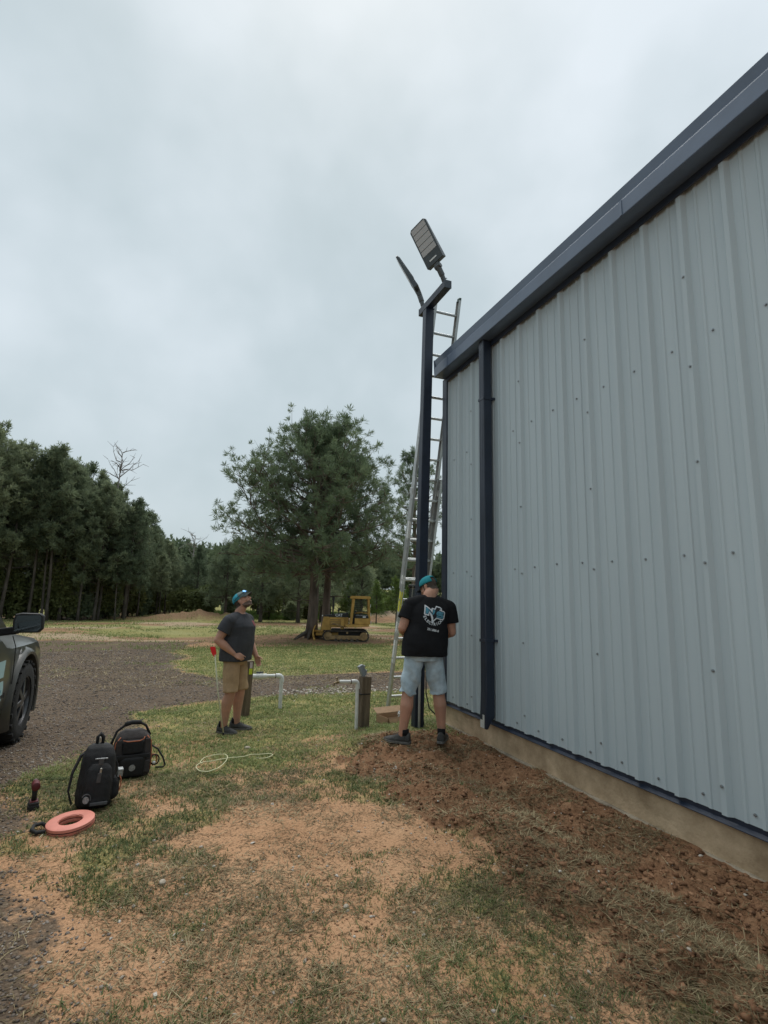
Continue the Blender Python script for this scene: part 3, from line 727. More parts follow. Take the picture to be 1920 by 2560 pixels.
# medium bushy pines in the middle distance
def shp_bush(t): return max(.08, (1 - t) ** .7 * (.72 + .4 * math.sin(math.pi * min(1, t * 1.6))))
mid = [pine_parts(50 + k, 8.6, 1.9, 3.1, shp_bush, 46, .52, 9, .075, .17, sub=3, up=.02, limb_lo=4, spread=.9) for k in range(3)]
mid_spots = [(7.8, 57.0, 1.05, 'pine with thin dark trunk between the looking-up man and the big pine'), (11.5, 55.5, 1.1, 'pine with slim trunk left of the big pine, on the mown strip'),
             (4.6, 63, .95, None), (14.6, 58, 1.0, None), (17.2, 64, 1.1, None), (20.0, 60, .9, None), (1.6, 74, 1.05, None), (9.5, 72, 1.1, None), (13.5, 76, 1.2, None), (22.5, 72, 1.15, None), (26.5, 80, 1.2, None), (5.6, 82, 1.15, None), (18.5, 84, 1.3, None)]
protos = []
for i, (x, y, s_, lb) in enumerate(mid_spots):
    lab = lb or 'medium bushy pine in the row behind the bulldozer'
    if i < 3: o = build_pine('bushy_pine', lab, 'tree', (x, y, gz(x, y)), i * 1.3, mid[i], (M_NEEDLE2, M_BARKD), 'bushy pines behind the bulldozer', s_); protos.append(o)
    else:
        o = copy_tree(protos[i % 3]); o.location = (x, y, gz(x, y)); o.rotation_euler = (0, 0, i * 2.1); o.scale = (s_,) * 3; o['label'] = lab
# young light green pines near the sand heap
yg = pine_parts(71, 4.4, .9, 1.35, shp_bush, 26, .36, 8, .08, .06, sub=3, up=.25)
yp = build_pine('young_pine', 'small young pine standing alone by the sand heap, left of the ladder', 'tree', (19.9, 54.5, gz(19.9, 54.5)), 0, yg, (M_LEAF2, M_BARKD), 'young light green pines', 1.0)
for i, (x, y, s_, lb) in enumerate(((20.4, 50.0, 1.05, 'bright green young pine beside the ladder rail'), (22.1, 51.0, .9, 'young pine glimpsed between the ladder rungs'), (18.4, 60, 1.0, 'young pine left of the sand heap, behind the bulldozer cab'))):
    o = copy_tree(yp); o.location = (x, y, gz(x, y)); o.rotation_euler = (0, 0, 1.7 * i + 1); o.scale = (s_,) * 3; o['label'] = lb

# the tall dark wood on the left
def shp_for(t): return max(.15, .45 + .55 * math.sin(math.pi * (t * .8 + .12))) * (1 - t ** 4 * .5)
forest = [pine_parts(90 + k, 18.0, (5.6, 7.4, 4.8, 8.2)[k], (3.5, 3.2, 3.9, 3.0)[k], shp_for, (48, 36, 50, 32)[k], .50, 14, .085, (.17, .15, .19, .14)[k], sub=4, up=.12, limb_lo=9, gaps=.15, spread=.95, trunk_n=8, clump=True) for k in range(4)]
frng = random.Random(5); fp = []
FRONT = [(-44, 44), (-34, 50), (-25, 53.5), (-19, 55), (-14, 57), (-10, 58.5), (-6.5, 60.5), (-4.2, 65), (-2.6, 72), (-1.2, 82), (.4, 94), (2.5, 110)]
def front_pt(u):
    i = min(int(u), len(FRONT) - 2); f = u - i
    return FRONT[i][0] * (1 - f) + FRONT[i + 1][0] * f, FRONT[i][1] * (1 - f) + FRONT[i + 1][1] * f
spots = []
for row, (off, st) in enumerate(((0.4, .30), (4.0, .44), (9.5, .62))):
    u = frng.uniform(0, .2) + (0 if row else 0)
    while u < len(FRONT) - 1:
        x, y = front_pt(u)
        spots.append((x - off * (.55 if y > 60 else .15) + frng.uniform(-1.1, 1.1), y + off * (.45 if y > 60 else 1.0) + frng.uniform(-1.2, 1.2), row)); u += st * frng.uniform(.7, 1.35)
for i, (x, y, row) in enumerate(spots):
    s_ = (float(np.interp(x / y, [-.27, -.167, -.138, -.097, -.074, -.016, .008, .05], [.329, .295, .250, .208, .187, .122, .09, .08])) * y + 1.6 - gz(x, y)) / 17.8 * frng.uniform(.55, .82); k = frng.randrange(4)
    lab = ('tall dark pine with bare pale trunk at the front of the left wood' if row == 0 else 'tall dark pine deeper in the left wood')
    if len(fp) < 4: o = build_pine('forest_pine', lab, 'tree', (x, y, gz(x, y)), 0, forest[i], (M_NEEDLE2, M_BARKD), 'pines of the left wood', s_); fp.append(o)
    else: o = copy_tree(fp[k])
    o.location = (x, y, gz(x, y) - .1); o.rotation_euler = (frng.uniform(-.03, .03), frng.uniform(-.03, .03), frng.uniform(0, 6.28)); o.scale = (s_,) * 3
    o['label'] = lab; o['group'] = 'pines at the edge of the left wood' if row == 0 else 'pines deeper in the left wood'
# understory: broadleaf shrubs along the wood edge
def shrub_parts(seed, h, w, n, leaf):
    rng = np.random.default_rng(seed); P = rng.normal(size=(n, 3)); P = nrm(P) * rng.uniform(.45, 1.0, (n, 1)) ** .6
    lob = .75 + .35 * np.sin(P[:, 0] * 5 + seed) * np.cos(P[:, 1] * 4 + seed * 2)
    P = P * lob[:, None] * np.array([w, w, h * .5]); P[:, 2] += h * .52
    V_, F_ = tufts(P, nrm(P - np.array([0, 0, h * .4])), np.full(n, leaf), 7, .22, rng, 1.1)
    paths, rads = [], []
    for k in range(6):
        a = rng.uniform(0, 6.28); paths.append(np.array([[0, 0, -.1], [math.cos(a) * w * .2, math.sin(a) * w * .2, h * .4], [math.cos(a) * w * .5, math.sin(a) * w * .5, h * .8]])); rads.append(np.array([.06, .035, .01]))
    return tubes_np(paths, rads, 5), (V_, F_)
shr = [shrub_parts(k, (5.5, 4.2, 7.5)[k], (2.4, 2.0, 2.2)[k], 700, .55) for k in range(3)]
def build_shrub(lab, grp, x, y, k, s_, m_):
    root = empty('understory_tree', (x, y, gz(x, y) - .1), 0, lab, 'tree', grp); root.scale = (s_,) * 3
    tag(shr[k][0].build('stems', M_BARKD, root, shade=True), kind='stuff'); tag(link('crown', np_mesh('crown', *shr[k][1]), root, [m_]), kind='stuff'); return root
sp_ = []
rr = random.Random(9); i = 0; u = .2
while u < len(FRONT) - 1.1:
    x, y = front_pt(u); k = i % 3
    x += rr.uniform(-.8, .8) - 1.2; y += rr.uniform(1.5, 5.0); s_ = rr.uniform(.6, 1.0)
    lab = 'leafy green understory tree under the pines of the left wood'
    if i < 3: o = build_shrub(lab, 'understory of the left wood', x, y, k, s_, (M_LEAF, M_NEEDLE2, M_LEAF)[k]); sp_.append(o)
    else: o = copy_tree(sp_[k]); o.location = (x, y, gz(x, y) - .1)
    o.scale = (s_,) * 3; o.rotation_euler = (0, 0, rr.uniform(0, 6.28)); u += rr.uniform(.25, .42); i += 1
for i, (x, y, s_) in enumerate(((2.5, 68, .75), (5.8, 66, .65), (10, 66, .7), (15.5, 69, .7), (3.5, 92, 1.1), (8, 96, 1.1), (0.2, 72, .7), (13, 66, .6), (21, 68, .65), (24.5, 66, .6), (28.5, 76, .9), (11.5, 94, 1.2), (17.5, 95, 1.2), (24, 97, 1.3), (31, 95, 1.3))):
    o = copy_tree(sp_[i % 3]); o.location = (x, y, gz(x, y) - .1); o.scale = (s_ * 1.1, s_ * 1.1, s_); o.rotation_euler = (0, 0, i * 1.1)
    o['label'] = 'rounded green thicket in the gap beyond the yard'; o['group'] = 'thickets beyond the yard'
# two dead trees
def dead_tree(seed, h, lab, loc):
    rng = np.random.default_rng(seed); root = empty('dead_tree', loc, 0, lab, 'tree')
    mb = MB(); mb.tube([(0, 0, -.2), (.1, .05, h * .5), (.3, .0, h * .95)], [.22, .15, .03], 8); t = mb.build('trunk', M_DEAD, root, shade=True)
    paths, rads = [], []
    for k in range(20):
        z = h * rng.uniform(.66, .97); a = rng.uniform(0, 6.28); L = rng.uniform(1.0, 3.0) * (1.25 - (z / h - .6)); p = np.array([.1 + .2 * (z / h), 0, z]); d = np.array([math.cos(a), math.sin(a), .55])
        pts = [p]
        for s_ in range(4): d = d + rng.normal(size=3) * .25; d /= np.linalg.norm(d); pts.append(pts[-1] + d * L / 4)
        paths.append(np.array(pts)); rads.append(np.linspace(.06, .016, 5))
        for j in range(4):
            q = pts[rng.integers(1, 5)]; dd = nrm(d + rng.normal(size=3) * .7) * L * .35
            paths.append(np.array([q, q + dd * .5, q + dd])); rads.append(np.array([.026, .018, .010]))
    tag(tubes_np(paths, rads, 4).build('branches', M_DEAD, root), kind='stuff')
dead_tree(3, 19.0, 'bare dead tree rising above the left wood', (-7.9, 63.0, gz(-7.9, 63)))
dead_tree(8, 14.0, 'thin bare dead tree at the right end of the left wood', (.9, 100.0, gz(.9, 100)))
# far wooded ridge: one mass
rng = np.random.default_rng(77); n = 20000
fx = rng.uniform(-60, 190, n); fy = rng.uniform(150, 190, n)
top = 7 + 9.5 * fbm(fx * .22, fy * .22, 81, 3) + 3.5 * fbm(fx * .06, fy * .03, 83, 2)
fz = H(fx, fy) + top * rng.uniform(.005, 1.0, n) ** .45
V_, F_ = tufts(np.stack([fx, fy, fz], 1), np.tile(np.array([0, -.25, 1.0]), (n, 1)), np.full(n, 1.9), 6, .20, rng, .9)
fw = link('far_wood', np_mesh('far_wood', V_, F_), None, [M_NEEDLE2]); tag(fw, 'far dark wooded ridge on the horizon', None, None, 'stuff')
# low weeds along the foot of the far thickets
n = 5200
fx = rng.uniform(4, 34, n); fy = 64 + rng.uniform(0, 16, n) + .15 * fx; keep = fbm(fx * .2, fy * .2, 91, 3) > .38
fx, fy = fx[keep], fy[keep]; n = len(fx)
V_, F_ = tufts(np.stack([fx, fy, H(fx, fy)], 1), np.tile(np.array([0, 0, 1.0]), (n, 1)), rng.uniform(.3, .8, n), 8, .10, rng, .7)
wd = link('tall_weeds', np_mesh('tall_weeds', V_, F_), None, [M_LEAF2]); tag(wd, 'pale green weeds along the far edge of the clearing', None, None, 'stuff')

# labels by place, left to right as seen from the yard
_ONES = 'first second third fourth fifth sixth seventh eighth ninth tenth eleventh twelfth thirteenth fourteenth fifteenth sixteenth seventeenth eighteenth nineteenth'.split()
def ordinal(k):
    if k < 19: return _ONES[k]
    t, u = divmod(k + 1, 10); tens = {2: ('twentieth', 'twenty'), 3: ('thirtieth', 'thirty'), 4: ('fortieth', 'forty'), 5: ('fiftieth', 'fifty')}[t]
    return tens[0] if u == 0 else tens[1] + '-' + _ONES[u - 1]
def left_to_right(group, text, xmin=-.30):
    os_ = sorted([o for o in bpy.data.objects if o.get('group') == group and o.get('category')], key=lambda o: o.location.x / o.location.y)
    k = 0
    for o in os_:
        if o['label'] not in _generic: continue
        if o.location.x / o.location.y < xmin: o['label'] = 'pine of the left wood standing beyond the left picture edge'; continue
        o['label'] = text.format(ordinal(k)); k += 1
_generic = {'tall dark pine with bare pale trunk at the front of the left wood', 'medium bushy pine in the row behind the bulldozer', 'rounded green thicket in the gap beyond the yard', 'leafy green understory tree under the pines of the left wood'}
left_to_right('pines at the edge of the left wood', '{} front pine of the left wood, counted from the left edge')
left_to_right('bushy pines behind the bulldozer', '{} medium bushy pine from the left behind the bulldozer')
left_to_right('thickets beyond the yard', '{} rounded green thicket from the left beyond the yard', -9)
left_to_right('understory of the left wood', '{} leafy understory tree from the left under the left wood', -9)
# ------------------------------------------------------------------ people
def skin_mat(name, col):
    return mat(name, col, .55, 0, .14, 9, .12, 120, spec=.35, col2=tuple(min(1, c * k) for c, k in zip(col, (1.15, 1.05, 1.02))))
M_SKIN = skin_mat('skin', (.46, .255, .175)); M_SKIN2 = skin_mat('skin_tanned', (.48, .265, .185))
M_HAIR = mat('short_hair', (.075, .055, .042), .9, 0, .3, 60, .4, 200); M_STUB = mat('beard_stubble', (.15, .095, .07), .8, 0, .3, 90, .3, 250)
def cloth_mat(name, col, var=.16, sc=7):
    return mat(name, col, .92, 0, var, sc, .22, 260, spec=.12)
M_BLACKT = cloth_mat('black_cotton', (.015, .015, .0165)); M_GREYT = cloth_mat('charcoal_cotton', (.060, .061, .067))
M_DENIM = cloth_mat('pale_denim', (.46, .56, .62), .2, 12); M_KHAKI = cloth_mat('khaki_twill', (.44, .295, .175), .14, 9)
M_TEAL = cloth_mat('teal_cap', (.035, .25, .29)); M_CAPB = cloth_mat('black_mesh', (.02, .024, .028)); M_BRIM = cloth_mat('grey_brim', (.085, .095, .09))
M_BLUEMESH = cloth_mat('turquoise_mesh', (.05, .28, .36), .45, 30); M_CAPG = cloth_mat('grey_green_cap', (.14, .19, .19))
M_SHOE = mat('grey_shoe', (.052, .050, .047), .8, 0, .35, 25, .3, 90); M_SOLE = mat('shoe_sole', (.12, .115, .105), .8, 0, .3, 20)
M_DARKSOLE = mat('dark_sole', (.03, .03, .03), .8, 0, .3, 20); M_SOCK = cloth_mat('black_sock', (.015, .015, .016))
M_LENS = mat('mirror_lens', (.10, .30, .62), .08, .6, .2, 30); M_FRAME = mat('black_plastic', (.012, .012, .013), .3, 0, .2, 30)
M_WHITEINK = mat('white_print', (.62, .64, .66), .8, 0, .12, 90); M_TEALINK = mat('teal_print', (.045, .20, .30), .8, 0, .5, 60, stretch=(1, 1, 4), col2=(.12, .36, .46)); M_BLACKINK = mat('black_print', (.010, .010, .012), .85, 0, .2, 60)
M_REDINK = mat('red_print', (.20, .045, .05), .85, 0, .25, 80)

def fuse(mb, voxel, it=5, fac=.5):
    """voxel-union of overlapping solids, relaxed: one continuous surface"""
    o = link('tmp', mb.mesh('tmp'))
    m = o.modifiers.new('r', 'REMESH'); m.mode = 'VOXEL'; m.voxel_size = voxel; m.use_smooth_shade = True
    s_ = o.modifiers.new('s', 'SMOOTH'); s_.factor = fac; s_.iterations = it
    dg = bpy.context.evaluated_depsgraph_get(); me = bpy.data.meshes.new_from_object(o.evaluated_get(dg))
    old = o.data; bpy.data.objects.remove(o); bpy.data.meshes.remove(old)
    me.materials.clear(); smooth(me); return me
def coords(me):
    a = np.empty(len(me.vertices) * 3, np.float32); me.vertices.foreach_get('co', a); return a.reshape(-1, 3).astype(float)
def normals(me):
    a = np.empty(len(me.vertices) * 3, np.float32); me.vertices.foreach_get('normal', a); return a.reshape(-1, 3).astype(float)
def set_co(me, c): me.vertices.foreach_set('co', np.asarray(c, np.float32).ravel()); me.update()
def n3(p, f, s):     # cheap 3-D noise out of three planar ones
    return (fbm(p[:, 0] * f + 7, p[:, 2] * f + 3, s, 3) + fbm(p[:, 1] * f + 9, p[:, 2] * f + 1, s + 5, 3) + fbm(p[:, 0] * f, p[:, 1] * f, s + 9, 3)) / 3 - .5
def wrinkle(me, fn):
    c = coords(me); set_co(me, c + normals(me) * fn(c)[:, None])
def oval(c, rx, ry, tilt=0.0, yaw=0.0, n=26, p=2.3):
    out = []
    for k in range(n):
        a = 2 * math.pi * k / n; ca, sa = math.cos(a), math.sin(a)
        x = rx * math.copysign(abs(ca) ** (2 / p), ca); y = ry * math.copysign(abs(sa) ** (2 / p), sa)
        v_ = Euler((tilt, 0, yaw)).to_matrix() @ Vector((x, y, 0)); out.append(Vector(c) + v_)
    return out
def ring_axis(c, d, r, n=18, r2=None):
    d = Vector(d).normalized(); u = d.cross(Vector((0, 1, .2))).normalized(); w = d.cross(u)
    return [Vector(c) + u * r * math.cos(2 * math.pi * k / n) + w * (r2 or r) * math.sin(2 * math.pi * k / n) for k in range(n)]
def hand(mb, wrist, d, pn, thumb, curl=.5, s=1.0, point=False):
    """palm and five unequal bent fingers; d hand direction, pn palm normal, thumb side direction"""
    d = Vector(d).normalized(); pn = Vector(pn); pn = (pn - d * pn.dot(d)).normalized(); th = d.cross(pn); th = th if th.dot(Vector(thumb)) > 0 else -th
    w = Vector(wrist); K = w + d * .085 * s
    for k in range(5): 
        o = th * (.034 - .017 * k) * s
        mb.caps(w + o * .55, K + o, .0145 * s, .0135 * s, 8)
    for k, L in enumerate((.072, .080, .075, .058)):
        p = K + th * (.032 - .0205 * k) * s; a = curl * (.75 + .12 * k); q = d.copy()
        if point and k == 0: a = curl * .3
        for j, (seg, r) in enumerate(((.45, .0092), (.32, .0085), (.23, .0078))):
            ang = a * (.55 + .45 * j); q = (q * math.cos(ang) + pn * math.sin(ang)).normalized()
            e_ = p + q * L * seg * 1.05 * s; mb.caps(p, e_, r * s, (r - .0006) * s, 8); p = e_
    p = w + th * .027 * s + d * .022 * s; q = (d * .62 + th * .72 + pn * .25).normalized()
    for seg, r in ((.042, .0125), (.030, .0105), (.024, .0090)):
        e_ = p + q * seg * s; mb.caps(p, e_, r * s, (r - .001) * s, 8); p = e_; q = (q + d * .25 + pn * .12).normalized()
def head(mb, c, M, s=1.0):
    def P(x, y, z): return Vector(c) + M @ (Vector((x, y, z)) * s)
    mb.ell(P(0, -.018, .028), (.076 * s, .097 * s, .092 * s), M); mb.ell(P(0, .030, -.020), (.066 * s, .070 * s, .085 * s), M)
    mb.ell(P(0, .038, -.070), (.054 * s, .052 * s, .045 * s), M); mb.ell(P(0, .074, -.093), (.026 * s, .020 * s, .020 * s), M)
    mb.caps(P(0, .090, .012), P(0, .112, -.022), .011 * s, .015 * s, 8); mb.ell(P(.013, .100, -.027), (.010 * s, .011 * s, .008 * s), M); mb.ell(P(-.013, .100, -.027), (.010 * s, .011 * s, .008 * s), M)
    mb.caps(P(-.042, .082, .030), P(.042, .082, .030), .013 * s, .013 * s, 8)                                  # brow
    for sx in (-1, 1):
        mb.ell(P(sx * .046, .064, -.020), (.022 * s, .022 * s, .020 * s), M)                                 # cheek
        mb.ell(P(sx * .077, -.008, -.010), (.011 * s, .019 * s, .033 * s), M); mb.ell(P(sx * .080, -.016, .006), (.011 * s, .017 * s, .020 * s), M)   # ear
        mb.caps(P(sx * .056, .0, -.060), P(sx * .030, .062, -.092), .022 * s, .020 * s, 8)                       # jaw
    mb.caps(P(-.020, .094, -.056), P(.020, .094, -.056), .0085 * s, .0085 * s, 8); mb.caps(P(-.018, .092, -.069), P(.018, .092, -.069), .009 * s, .009 * s, 8)
def face_bits(root, c, M, s=1.0):
    def P(x, y, z): return Vector(c) + M @ (Vector((x, y, z)) * s)
    for sx in (-1, 1):
        mb = MB(); mb.ell(P(sx * .031, .0835, .008), (.0135 * s, .010 * s, .0085 * s), M); ey = mb.build('eye', M_EYE, root, shade=True)
        mb = MB(); mb.ell(P(sx * .031, .0925, .009), (.0055 * s, .003 * s, .0055 * s), M); mb.build('iris', M_IRIS, ey, shade=True)
        mb = MB(); mb.caps(P(sx * .016, .098, .027), P(sx * .048, .089, .031), .0045 * s, .003 * s, 6); mb.build('eyebrow', M_HAIR, root, shade=True)
M_EYE = mat('eye_white', (.6, .57, .54), .3, 0, .05, 30); M_IRIS = mat('eye_iris', (.05, .06, .06), .2, 0, .2, 30)
def shoe(root, ank, yaw, s=1.0, pitch=0.0, low=True):
    M = Euler((pitch, 0, yaw)).to_matrix(); A = Vector((ank[0], ank[1], 0))
    def P(x, y, z): return A + M @ (Vector((x, y, z)) * s)
    mb = MB(); secs = [(-.085, .030, .095, .0), (-.078, .037, .108, .0), (-.045, .040, .118, .0), (.0, .041, .112, .0), (.045, .043, .088, .0), (.10, .047, .068, .0), (.15, .046, .056, .0), (.185, .036, .044, .004), (.205, .016, .030, .008)]
    rings = []
    for y, w, h, z0 in secs:
        rings.append([P(x * w, y, z0 + .018 + z * (h - .018)) for x, z in ((-1, 0), (-1.02, .35), (-.85, .72), (-.45, .98), (0, 1.03), (.45, .98), (.85, .72), (1.02, .35), (1, 0))])
    mb.rings(rings); 
    o = mb.build('shoe', M_SHOE, root, shade=True)
    mb = MB(); out = [(-.095, .0), (-.09, .034), (-.05, .043), (.0, .042), (.05, .046), (.11, .052), (.16, .049), (.195, .034), (.215, .0)]
    pl = [(w, y) for y, w in out] + [(-w, y) for y, w in out[::-1][1:-1]]
    mb.add([P(x, y, z + (.012 * max(0, (y - .14) / .07) if z < .03 else .006 * max(0, (y - .14) / .07))) for z in (.0, .026) for x, y in pl], [tuple(range(len(pl) - 1, -1, -1)), tuple(range(len(pl), 2 * len(pl)))] + [(i, (i + 1) % len(pl), len(pl) + (i + 1) % len(pl), len(pl) + i) for i in range(len(pl))])
    mb.build('sole', M_SOLE, o, bevel=.004)
    for k in range(4):
        y = .03 + k * .022; mb = MB(); z = .112 - (y / .11) * .035
        mb.caps(P(-.024, y, z), P(.024, y, z), .0035 * s, .0035 * s, 6); mb.build('lace', M_DARKSOLE, o)
    mb = MB(); mb.tube([P(0.0, -.03, .085), P(0, -.028, .14)], [.043 * s, .041 * s], 14); mb.build('sock', M_SOCK, o, shade=True)
def cap(root, c, M, mats, brim_mat, brim_up=0.0, tilt=.06, back_gap=False, s=1.0, panels=False):
    C_ = Vector(c)
    def P(x, y, z): return C_ + M @ (Vector((x, y, z)) * s)
    rings = []
    for i in range(9):
        t = i / 8 * R_(86)
        z = .030 + .092 * math.sin(t) ** .9; r = math.cos(t) ** .75
        rings.append([P(.0855 * r * math.sin(a), -.014 + .108 * r * math.cos(a), z + .010 * math.cos(a) * (1 - i / 8)) for a in (2 * math.pi * k / 32 for k in range(32))])
    mb = MB(); mb.cur = 0; n = 32; vs = [p for r in rings for p in r]
    fs = []; mi = []
    for i in range(8):
        for j in range(n):
            a = 2 * math.pi * (j + .5) / n; bk = math.cos(a) < -.86
            if back_gap and bk and i < 3: continue
            fs.append((i * n + j, i * n + (j + 1) % n, (i + 1) * n + (j + 1) % n, (i + 1) * n + j)); mi.append(0 if (math.cos(a) > .15 or not panels) else 1)
    fs.append(tuple(8 * n + j for j in range(n))); mi.append(0)
    mb.add(vs, fs); mb.mi = mi
    o = mb.build('cap', mats, root, shade=True); sm = o.modifiers.new('t', 'SOLIDIFY'); sm.thickness = .003; sm.offset = 1
    mb = MB(); top = []; k_ = 17
    for side in (0, 1):
        for rr_ in (0, .33, .66, 1.0):
            for j in range(k_):
                a = R_(-62 + 124 * j / (k_ - 1))
                x = .0865 * math.sin(a); y = -.014 + .109 * math.cos(a) + rr_ * .072 * math.cos(a) ** .55
                z = .040 + .010 * math.cos(a) - .018 * rr_ - .030 * (x / .086) ** 2 * rr_ + brim_up * rr_ - side * .004
                top.append(P(x, y, z))
    fs = []
    for side in (0, 1):
        b = side * 4 * k_
        for i in range(3):
            for j in range(k_ - 1):
                q = (b + i * k_ + j, b + i * k_ + j + 1, b + (i + 1) * k_ + j + 1, b + (i + 1) * k_ + j); fs.append(q if side == 0 else q[::-1])
    for j in range(k_ - 1): fs.append((3 * k_ + j, 3 * k_ + j + 1, 7 * k_ + j + 1, 7 * k_ + j))
    mb.add(top, fs); mb.build('brim', brim_mat, o, shade=True)
    mb = MB(); mb.ell(P(0, -.014, .125), (.008, .008, .005), M, 10, 6); mb.build('button', mats[0], o, shade=True)
    return o
def assign(me, fn):
    c = np.empty(len(me.polygons) * 3, np.float32); me.polygons.foreach_get('center', c); c = c.reshape(-1, 3)
    me.polygons.foreach_set('material_index', fn(c).astype(np.int32)); me.update()

def person(label, loc, rz, J, hM, skin, shirt_m, short_m, cap_fn, head_fn=None, hands=None, sleeves=.46, hem=(.90, .86), shorts_end=(.53, .53), feet=(0, 0), sh=1.0, belly=0.0, seed=1, short_folds=1.0, flare=0.0, bulk=1.0, nk=1.0):
    """J joints in the person's own frame: +Y forward, +X right"""
    root = empty('person', loc, rz, label, 'person')
    V3 = {k: Vector(v_) for k, v_ in J.items()}
    # ---- continuous body
    mb = MB()
    pel, chest, neck, hc = V3['pelvis'], V3['chest'], V3['neck'], V3['head']
    waist = pel.lerp(chest, .45)
    mb.ell(pel, (.155, .105, .13)); mb.ell(waist, (.145 + belly * .4, .10 + belly * .6, .16)); mb.ell(chest, (.165, .115, .19)); mb.ell(chest.lerp(neck, .55), (.15, .085, .10))
    mb.caps(chest.lerp(neck, .7), neck, .085, .068 * nk); mb.caps(neck, hc + hM @ Vector((0, -.028, -.055)), .068 * nk, .063 * nk)
    head(mb, hc, hM)
    for s_ in 'LR':
        S, E, Wr = V3['sh' + s_], V3['el' + s_], V3['wr' + s_]
        mb.caps(chest.lerp(neck, .45), S, .068, .054); mb.caps(S, S.lerp(E, .45), .054*bulk, .058*bulk); mb.caps(S.lerp(E, .45), E, .058*bulk, .044*bulk)
        mb.caps(E, E.lerp(Wr, .35), .045*bulk, .048*bulk); mb.caps(E.lerp(Wr, .35), Wr, .048*bulk, .029*bulk)
        hd = hands[s_]; hand(mb, Wr, *hd[:3], **hd[3])
        Hp, K, A = V3['hip' + s_], V3['kn' + s_], V3['an' + s_]
        mb.caps(Hp, Hp.lerp(K, .5), .088, .078); mb.caps(Hp.lerp(K, .5), K, .078, .057*bulk)
        back = Vector((0, -.018, 0)); mb.caps(K, K.lerp(A, .30) + back, .056*bulk, .063*bulk); mb.caps(K.lerp(A, .30) + back, K.lerp(A, .62) + back * .5, .063*bulk, .047*bulk); mb.caps(K.lerp(A, .62) + back * .5, A, .047*bulk, .037*bulk)
        yw = feet[0 if s_ == 'L' else 1]; fd = Vector((-math.sin(yw), math.cos(yw), 0)); mb.caps(A + Vector((0, 0, -.03)), A + fd * .10 + Vector((0, 0, -.045)), .034, .026)
    me = fuse(mb, .0068, 4, .5)
    body = link('body', me, root, [skin, M_HAIR, M_STUB])
    if head_fn: assign(me, head_fn)
    face_bits(root, hc, hM)
    # ---- shirt
    mb = MB(); hx, hz = hem[0], hem[1]
    up = (neck - pel).normalized()
    hemc = pel + Vector((0, 0, hz - pel.z))
    sl, sr = V3['shL'], V3['shR']; yaw = math.atan2((sr - sl).y, (sr - sl).x)
    w_ = (sr - sl).length / 2
    pts = [(hemc, .178 + belly * .3 + flare, .130 + belly * .6), (pel.lerp(chest, .18), .176 + belly * .4 + flare * .8, .130 + belly * .7), (waist, .172 + belly * .4 + flare * .5, .128 + belly * .7), (pel.lerp(chest, .75), .184, .133 + belly * .3), (chest + up * .03, .196, .136), (chest.lerp(neck, .36), .192, .126), (chest.lerp(neck, .56), .168, .110), (chest.lerp(neck, .74), .128, .094), (chest.lerp(neck, .90), .088, .078)]
    n_ = len(pts)
    mb.rings([oval(c, rx * sh, ry * sh, 0, yaw * min(1, i / 4)) for i, (c, rx, ry) in enumerate(pts)])
    for s_ in 'LR':
        S, E = V3['sh' + s_], V3['el' + s_]; d = (E - S).normalized(); L = (E - S).length; ins = (chest.lerp(neck, .55) - S)
        bk = .5 + .5 * bulk
        mb.caps(S + ins * .62 + Vector((0, 0, .020)), S + d * .02 - Vector((0, 0, .002)), .082, .084 * bk, 16)
        mb.rings([ring_axis(S + d * .0, d, .074 * bk), ring_axis(S + d * L * .2, d, .085 * bk), ring_axis(S + d * L * sleeves * .7, d, .087 * bk), ring_axis(S + d * L * sleeves * 1.25, d, .088 * bk)])
    me = fuse(mb, .0075, 5, .5)
    c0 = chest; rs = seed
    def wr(p):
        t = np.clip((c0.z + .12 - p[:, 2]) / .5, 0, 1)
        dgn = p[:, 2] * 9 + p[:, 0] * 5 + n3(p, 4.0, 200 + rs) * 9
        return n3(p, 7.0, 100 + rs) * .026 + np.sin(dgn * 2.2) * .0075 * t * np.clip(.5 + n3(p, 3, 300 + rs) * 5, 0, 1.4) + .001
    wrinkle(me, wr); shirt = link('t_shirt', me, root, [shirt_m])
    # ---- shorts
    mb = MB()
    pts = [(pel + Vector((0, 0, .09)), .166, .122 + belly * .3), (pel + Vector((0, 0, .02)), .178, .130), (pel + Vector((0, -.008, -.06)), .184, .132), (pel + Vector((0, -.006, -.12)), .176, .122)]
    mb.rings([oval(c, rx, ry) for c, rx, ry in pts])
    for i, s_ in enumerate('LR'):
        Hp, K = V3['hip' + s_], V3['kn' + s_]; e_ = Hp.lerp(K, shorts_end[i] / .53 * .90); d = (e_ - Hp)
        mb.rings([ring_axis(Hp + Vector((0, 0, .04)), -d, .098, r2=.105)[::-1], ring_axis(Hp.lerp(e_, .3), -d, .100, r2=.106)[::-1], ring_axis(Hp.lerp(e_, .7), -d, .098, r2=.099)[::-1], ring_axis(e_, -d, .098, r2=.095)[::-1]])
    me = fuse(mb, .0075, 5, .5)
    pz = pel.z
    def ws(p):
        t = np.clip((pz - p[:, 2]) / .45, 0, 1); sgn = np.sign(p[:, 0] - pel.x)
        ph = p[:, 2] * 26 - sgn * (p[:, 0] - pel.x) * 30 + n3(p, 5, 400 + rs) * 14
        return n3(p, 8.0, 500 + rs) * .022 + np.sin(ph) * .0095 * short_folds * np.clip(.3 + n3(p, 4, 600 + rs) * 5, 0, 1.2) * (.4 + .6 * t) + .002
    wrinkle(me, ws); link('shorts', me, root, [short_m])
    for i, s_ in enumerate('LR'): shoe(root, V3['an' + s_], feet[i])
    cap_fn(root, hc, hM)
    return root, body, shirt, V3

